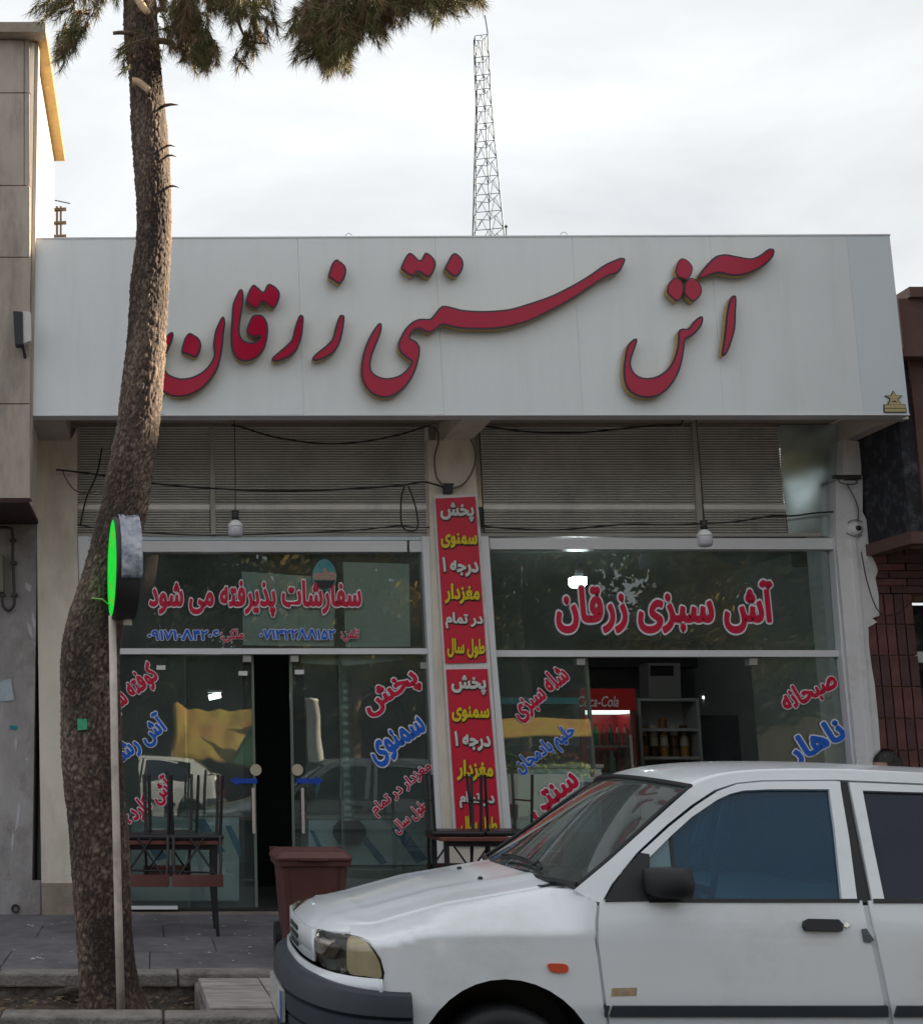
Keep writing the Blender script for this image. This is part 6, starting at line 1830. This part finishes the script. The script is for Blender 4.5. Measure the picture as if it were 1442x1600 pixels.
# ---- bumper
XB, RB_, HB = .535, .38, .82
def bump_ring(u_, z, pw=2.6, out=0.0):
    """u_ -1..1 round the bumper from near arch to far arch"""
    a = u_ * 1.32
    t_ = abs(a)
    if t_ > 1:                       # straight flank part
        X = XB + RB_ + (t_ - 1) / .32 * (XA - RA - .012 - XB - RB_); h = HB
    else:
        an = t_ * pi / 2
        h = HB * sin(an) ** (2 / pw); X = XB + RB_ * (1 - cos(an) ** (2 / pw))
    sg = -1 if a < 0 else 1
    return Vector((X - out * max(0, cos(min(1, t_) * pi / 2)), YCC + sg * (h + out * min(1, t_)), z))
prof = [(.17, -.05), (.19, -.02), (.24, .0), (.36, .002), (.43, .004), (.434, -.006), (.446, .010), (.50, .014), (.506, -.006), (.518, .014), (.56, .010), (.588, .002), (.600, -.02), (.600, -.07)]
nU = 90; V = []
for i in range(nU + 1):
    u_ = -1 + 2 * i / nU
    fr_ = max(0, 1 - abs(u_) * 1.32) 
    for z, o_ in prof:
        zz = z if z < .45 else z + (.022 * min(1, fr_ * 1.6 + .0)) * (z - .45) / .16
        V.append(bump_ring(u_, zz, out=o_))
c_ = len(prof)
F = [(i * c_ + j, (i + 1) * c_ + j, (i + 1) * c_ + j + 1, i * c_ + j + 1) for i in range(nU) for j in range(c_ - 1)]
bp = obj('front_bumper', V, F, M['bumper'], car, True)
es_ = bp.modifiers.new('edges', 'EDGE_SPLIT'); es_.split_angle = radians(28)
pc_ = bump_ring(-.13, .47)
pm = MB().box((XB - .022, YCC - .26, .395), (XB - .006, YCC + .26, .515)).build('number_plate', mat('dirty_white_plate', (.45, .44, .43), rough=.5, var=.25, vscale=25), bp)
MB().box((XB - .024, YCC - .263, .395), (XB - .0225, YCC - .225, .515)).build('plate_band', M['v_blue'], pm)
MB().box((XB - .018, YCC - .28, .38), (XB + .006, YCC + .28, .394)).build('plate_holder', M['rubber'], bp)
# ---- side details
pl_px('side_indicator', [(855, 1507), (862, 1505), (884, 1507), (885, 1519), (864, 1519), (857, 1514)], M['amber'], wings, 4, .008, .01)
pl_px('beige_sticker', [(956, 1544), (995, 1543), (994, 1556), (954, 1557)], M['beige'], doors, 8, .0012, .001)[1].name
# rubbing strip: band between heights along each panel
zr0, zr1 = xz(1000, 1588)[1], xz(1000, 1571)[1]
def strip(name, xa, xb, par): return drape(name, [(xa, zr0), (xb, zr0), (xb, zr1), (xa + .012, zr1)], fl_xz, M['bumper'], par, .05, .010, .01)
strip('rubbing_strip', XA + RA + .025, XS1 - .008, wings)
strip('rubbing_strip', XS1 + .010, s2[-1][0] - .012, doors)
strip('rubbing_strip', s2[-1][0] + .010, XR - RR - .05, doorsR)
pl_px('door_handle', [(1253, 1440), (1258, 1437), (1306, 1438), (1313, 1446), (1312, 1456), (1256, 1455), (1252, 1448)], M['rubber'], doors, 7, .022, .02)
pl_px('door_lock', [(1317, 1443), (1322, 1441), (1327, 1446), (1322, 1450), (1317, 1448)], M['chrome'], doors, 3, .006, .01)
pl_px('latch_patch', [(1345, 1452), (1352, 1451), (1364, 1469), (1357, 1473), (1348, 1471)], M['undercoat'], doors, 6, .006, .01)  # raised grey patch for the small latch piece by the door seam
# black mirror corner and mirror
def ho(name, px, m_, par, proud=0.0, flange=.01, step=14, both=True, dy=0):
    return drape(name, px, lambda u, v: on_house(u, v, dy), m_, par, step, proud, flange, both)
mc = ho('mirror_corner', [(944, 1410), (958, 1385), (980, 1352), (999, 1334), (1013, 1336), (1013, 1409)], M['rubber'], doors, .012)
for s_ in (0, 1):
    f_ = (lambda p: p) if s_ == 0 else mir
    a, b_ = on_house(1003, 1380), on_house(1066, 1380)
    zt2, zb2 = on_house(1035, 1352).z, on_house(1035, 1400).z
    yv = a.y - .015
    ringp = []
    for k_, (x_, dw, dz_) in enumerate(((a.x - .005, .05, .8), (a.x + .03, .11, .98), (a.x + .10, .14, 1.0), (b_.x - .012, .13, .97), (b_.x - .004, .11, .85))):
        zm, hh = (zt2 + zb2) / 2, (zt2 - zb2) / 2 * dz_
        ringp.append([f_(Vector((x_, yv - dw + dw * .5 * (1 + cos(t_)) * 1.0, zm + hh * max(-1, min(1, 1.25 * sin(t_)))))) for t_ in [2 * pi * q / 20 for q in range(20)]])
    n_ = 20; V = [p for r_ in ringp for p in r_]
    F = [(i * n_ + k, i * n_ + (k + 1) % n_, (i + 1) * n_ + (k + 1) % n_, (i + 1) * n_ + k) for i in range(4) for k in range(n_)] + [tuple(range(n_)), tuple(4 * n_ + k for k in range(n_))]
    mb_ = MB().add(V, F).build('wing_mirror', M['rubber'], doors[s_], True)
# ---- glasshouse
frame = [(944, 1410), (958, 1385), (1000, 1335), (1045, 1292), (1085, 1260), (1120, 1237), (1150, 1226), (1190, 1222), (1300, 1221), (1311, 1222), (1324, 1300), (1337, 1410)]
glass1 = [(1047, 1307), (1080, 1277), (1120, 1250), (1140, 1241), (1160, 1236), (1200, 1234), (1294, 1234), (1303, 1300), (1314, 1407), (1013, 1409), (1013, 1341)]
# door frame pieces around the glass
ho('window_frame', [(1000, 1333), (1045, 1292), (1085, 1260), (1120, 1237), (1150, 1226), (1190, 1222), (1300, 1221), (1311, 1222), (1312, 1233), (1294, 1234), (1200, 1234), (1160, 1236), (1140, 1241), (1120, 1250), (1080, 1277), (1047, 1307), (1013, 1341)], M['paint'], doors, .006, .02)
ho('window_frame', [(1294, 1234), (1312, 1233), (1325, 1310), (1338, 1410), (1314, 1410), (1303, 1300)], M['paint'], doors, .006, .02)
ho('quarter_light', [(1014, 1341), (1046, 1308), (1050, 1353), (1050, 1370), (1014, 1370)], M['quarter'], doors, -.010, .004)
ho('quarter_divider', [(1046, 1307), (1050, 1304), (1055, 1353), (1058, 1407), (1053, 1407), (1050, 1353)], M['rubber'], doors, -.004, .01)
ho('window_glass', [(1050, 1302), (1080, 1273), (1120, 1246), (1140, 1237), (1160, 1232), (1200, 1230), (1298, 1230), (1306, 1300), (1318, 1409), (1056, 1409)], M['side_sky'], doors, -.010, .004)
ho('window_seal', [(1013, 1405.5), (1340, 1405.5), (1341, 1411), (1013, 1411)], M['rubber'], doors, .010, .02)
# B pillar and rear door window
ho('pillar_trim', [(1313, 1223), (1323, 1223), (1337, 1300), (1361, 1410), (1339, 1410), (1327, 1310)], M['rubber'], car, -.004, .02)
ho('window_frame', [(1325, 1223), (1442, 1228), (1600, 1240), (1660, 1250), (1660, 1262), (1600, 1252), (1442, 1239), (1345, 1236), (1346, 1236), (1362, 1320), (1381, 1411), (1362, 1411), (1341, 1300)], M['paint'], doorsR, .006, .02)
ho('window_glass', [(1341, 1231), (1442, 1234), (1600, 1247), (1690, 1275), (1760, 1330), (1790, 1410), (1377, 1410), (1358, 1320)], M['side_sky2'], doorsR, -.010, .004)
ho('window_seal', [(1362, 1405.5), (1800, 1405.5), (1800, 1412), (1363, 1412)], M['rubber'], doorsR, .010, .02)
# roof side: A pillar, roof rail, C pillar
oute = [(897, 1390), (950, 1346), (1000, 1301), (1050, 1256), (1077, 1232), (1095, 1222), (1130, 1211), (1180, 1205), (1250, 1203), (1330, 1204), (1442, 1209)]
inn = [(1442, 1224), (1325, 1219), (1300, 1218), (1190, 1219), (1150, 1223), (1116, 1234), (1081, 1257), (1041, 1289), (996, 1331), (955, 1382), (940, 1410), (925, 1408)]
pil = ho('roof_pillar', oute + inn, M['paint'], car, .0, .03, 12)
G = lambda u, v: on_house(u, v)
pe = G(1442, 1209); pi_ = G(1442, 1224)
zrR = [(pe.x, pe.z), (3.5, pe.z - .025), (3.78, pe.z - .07), (3.95, pe.z - .13), (4.22, 1.05), (4.34, .965)]
cp2 = [(pe.x, pe.z), (3.5, pe.z - .025), (3.78, pe.z - .07), (4.16, .975), (3.72, .93), (3.72, pe.z - .12), (3.60, pe.z - .075), (pi_.x, pi_.z)]
drape('rear_pillar', cp2, lambda X, z: Vector((X, gh_y(z), z)), M['paint'], car, .06, 0, .02)
# roof panel lofted between the rails
rail = [G(u, v) for u, v in [(1083, 1229), (1095, 1222), (1130, 1211), (1180, 1205), (1250, 1203), (1330, 1204), (1442, 1209)]] + [Vector((3.5, gh_y(pe.z - .025), pe.z - .025)), Vector((3.78, gh_y(pe.z - .07), pe.z - .07))]
rail = catmull(rail, 4)
V = []; nS = 24
for i, p in enumerate(rail):
    q = mir(p); t_ = i / (len(rail) - 1)
    for j in range(nS + 1):
        s_ = -1 + 2 * j / nS
        c_ = p.lerp(q, (s_ + 1) / 2)
        V.append(c_ + Vector((-.07 * (1 - s_ * s_) * max(0, 1 - t_ * 2.5), 0, .032 * (1 - abs(s_) ** 2.4) * min(1, .45 + t_ * 3.5) * (1 if t_ < .85 else 1))))
F = [(i * (nS + 1) + j, (i + 1) * (nS + 1) + j, (i + 1) * (nS + 1) + j + 1, i * (nS + 1) + j + 1) for i in range(len(rail) - 1) for j in range(nS)]
rf = obj('roof', V, F, M['paint'], car, True)
sl = rf.modifiers.new('thickness', 'SOLIDIFY'); sl.thickness = .02; sl.offset = -1
MB().box(rail[0] + Vector((.1, .15, -.06)), (3.7, 2 * YCC - rail[0].y - .15, rail[0].z - .045)).build('headlining', M['inner'], car) if False else None
# ---- windscreen
wl = [G(u, v) for u, v in [(903, 1385), (950, 1345), (1000, 1299), (1050, 1253), (1080, 1231)]]
wl = catmull(wl, 4)
def screen(line, bulge, nS=20, inset_=0.0):
    V = []
    for i, p in enumerate(line):
        q = mir(p)
        for j in range(nS + 1):
            s_ = -1 + 2 * j / nS
            V.append(p.lerp(q, (s_ + 1) / 2) + Vector((-bulge * (1 - s_ * s_), 0, .03 * (1 - s_ * s_) * (i / (len(line) - 1)))))
    F = [(i * (nS + 1) + j, (i + 1) * (nS + 1) + j, (i + 1) * (nS + 1) + j + 1, i * (nS + 1) + j + 1) for i in range(len(line) - 1) for j in range(nS)]
    return V, F
V, F = screen([p + Vector((.004, .008, 0)) for p in wl], .085)
ws = obj('windscreen', V, F, M['windscreen'], car, True)
n1 = 21
def edge_tube(ids, r_, name, m_=None, par=ws): return MB().tube([V[i] + Vector((-.004, 0, .004)) for i in ids], r_, 6).build(name, m_ or M['rubber'], par)
edge_tube([j for j in range(n1)], .014, 'screen_seal')
edge_tube([(len(wl) - 1) * n1 + j for j in range(n1)], .012, 'screen_seal')
edge_tube([i * n1 for i in range(len(wl))], .008, 'screen_seal')
edge_tube([i * n1 + n1 - 1 for i in range(len(wl))], .008, 'screen_seal')
# shaded band at the head of the screen and cowl
cw = MB()
cowl = []
for j in range(2, n1 - 2):
    p = V[j]; cowl.append(p)
cw.add([p + Vector((.01, 0, -.004)) for p in cowl] + [Vector((1.49 - .0 * abs(j - 10), p.y, p.z - .014 - .0)) for j, p in enumerate(cowl)] , [(j, j + 1, len(cowl) + j + 1, len(cowl) + j) for j in range(len(cowl) - 1)])
cw.build('scuttle_panel', M['rubber'], car)
# wipers
def on_screen(u, v, lift=.02):
    bvs = BVHTree.FromPolygons(V, F)
    h = bvs.ray_cast(CAM, ray(u, v).normalized())
    return (h[0] if h[0] is not None else bvs.find_nearest(P(u, v, 5.6))[0]) + Vector((-lift * .6, 0, lift))
for pts in ([(862, 1376), (840, 1366), (815, 1352), (795, 1347)], [(875, 1376), (850, 1356), (825, 1344), (800, 1341)], [(790, 1360), (800, 1350), (815, 1344)]):
    pass
pw_ = [on_screen(u, v) for u, v in ((866, 1381), (850, 1366), (830, 1352), (808, 1345), (790, 1343))]
MB().tube(catmull(pw_, 4), .007, 6).build('wiper', M['rubber'], ws)
pw_ = [on_screen(u, v, .03) for u, v in ((866, 1381), (838, 1362), (812, 1352), (790, 1352))]
MB().tube(catmull(pw_, 4), .006, 6).build('wiper', M['rubber'], ws)
# rear screen, boot, tail (mostly out of view, mirrored car shows them)
rl = [Vector((3.78, gh_y(pe.z - .07), pe.z - .07)), Vector((3.97, gh_y(1.14), 1.14)), Vector((4.16, gh_y(.975), .975))]
V2, F2 = screen(catmull(rl, 4), -.07)
obj('rear_screen', V2, F2, M['side_sky2'], car, True)
V = []
for i in range(11):
    X = 4.10 + (XE - 4.10 - .01) * i / 10
    for j in range(21):
        s_ = -1 + 2 * j / 20
        V.append(Vector((X + .05 * (1 - s_ * s_) * (i == 10), YCC + s_ * (HW - .07) * (1 if i < 9 else .97), .975 - .02 * (i / 10) + .03 * (1 - s_ * s_) - .05 * (i / 10) ** 4)))
F = [(i * 21 + j, (i + 1) * 21 + j, (i + 1) * 21 + j + 1, i * 21 + j + 1) for i in range(10) for j in range(20)]
obj('boot_lid', V, F, M['paint'], car, True)
o = MB().prism([Vector((XE - .03 + (-.06 if abs(s_) == 1 else 0), YCC + s_ * .70, .62)) for s_ in (-1, -.8, 0, .8, 1)] + [Vector((XE - .03 + (-.06 if abs(s_) == 1 else 0), YCC + s_ * .70, .94)) for s_ in (1, .8, 0, -.8, -1)], (-.03, 0, 0)).build('boot_panel', M['paint'], car)
for s_ in (-1, 1):
    o = MB().box((XE - .14, YCC + s_ * .74 - .055, .70), (XE - .022, YCC + s_ * .74 + .055, .88)).build('tail_lamp', M['tail'], car); bevel(o, .015)
V = []
for i in range(41):
    u_ = -1 + 2 * i / 40
    a = abs(u_) * 1.25; sg = 1 if u_ > 0 else -1
    if a > 1: X = XE - .30 - (a - 1) / .25 * (XE - .30 - XR - RR - .02); h = .81
    else: X = XE + .06 - .36 * (1 - cos(a * pi / 2) ** .8); h = .81 * sin(a * pi / 2) ** .8
    for z, o_ in ((.25, -.03), (.28, 0), (.45, .01), (.58, .01), (.62, -.01), (.62, -.08)): V.append(Vector((X + o_ * (a < 1), YCC + sg * (h + o_ * (a >= .5)), z)))
F = [(i * 6 + j, (i + 1) * 6 + j, (i + 1) * 6 + j + 1, i * 6 + j + 1) for i in range(40) for j in range(5)]
obj('rear_bumper', V, F, M['bumper'], car, True)
# ---- cabin: dash, wheel, seats
V = []
db = MB().box((1.75, Y0 + .14, .70), (2.10, 2 * YCC - Y0 - .14, .93)).build('dashboard', M['inner'], car); bevel(db, .04, 3)
sw = [Vector((2.17 + .05 * cos(a), YCC - .35 + .18 * sin(a), .93 + .17 * cos(a))) for a in [2 * pi * k / 24 for k in range(25)]]
MB().tube(sw, .013, 8, False).build('steering_wheel', M['rubber'], car, True)
MB().tube([(2.05, YCC - .35, .86), (2.17, YCC - .35, .93)], .03, 8).box((2.15, YCC - .52, .915), (2.17, YCC - .18, .945)).build('steering_hub', M['rubber'], car)
for s_ in (-1, 1):
    o = MB().prism([(2.35, YCC + s_ * .36 - .22, .45), (2.80, YCC + s_ * .36 - .22, .42), (2.80, YCC + s_ * .36 - .22, .55), (2.35, YCC + s_ * .36 - .22, .58)], (0, .44, 0)).build('seat_base', M['inner'], car); bevel(o, .04, 3)
    o = MB().prism([(2.76, YCC + s_ * .36 - .22, .56), (2.88, YCC + s_ * .36 - .22, .54), (3.02, YCC + s_ * .36 - .22, 1.10), (2.92, YCC + s_ * .36 - .22, 1.12)], (0, .44, 0)).build('seat_back', M['inner'], car); bevel(o, .04, 3)
    o = MB().box((2.97, YCC + s_ * .36 - .12, 1.14), (3.06, YCC + s_ * .36 + .12, 1.28)).build('headrest', M['inner'], car); bevel(o, .03, 3)
MB().box((3.35, Y0 + .2, .45), (3.55, 2 * YCC - Y0 - .2, 1.0)).build('rear_bench', M['inner'], car)
MB().box((2.12, YCC - .12, 1.27), (2.16, YCC + .12, 1.33)).build('rear_view_mirror', M['rubber'], car)

# ---- second white car across the street, seen only mirrored
c2 = copy_tree(car)
c2.location = (car.location.x - 2.95, -6.35 - .0, 0)
c2['label'] = 'white saloon car parked across the street, mirrored in the left bay glass'
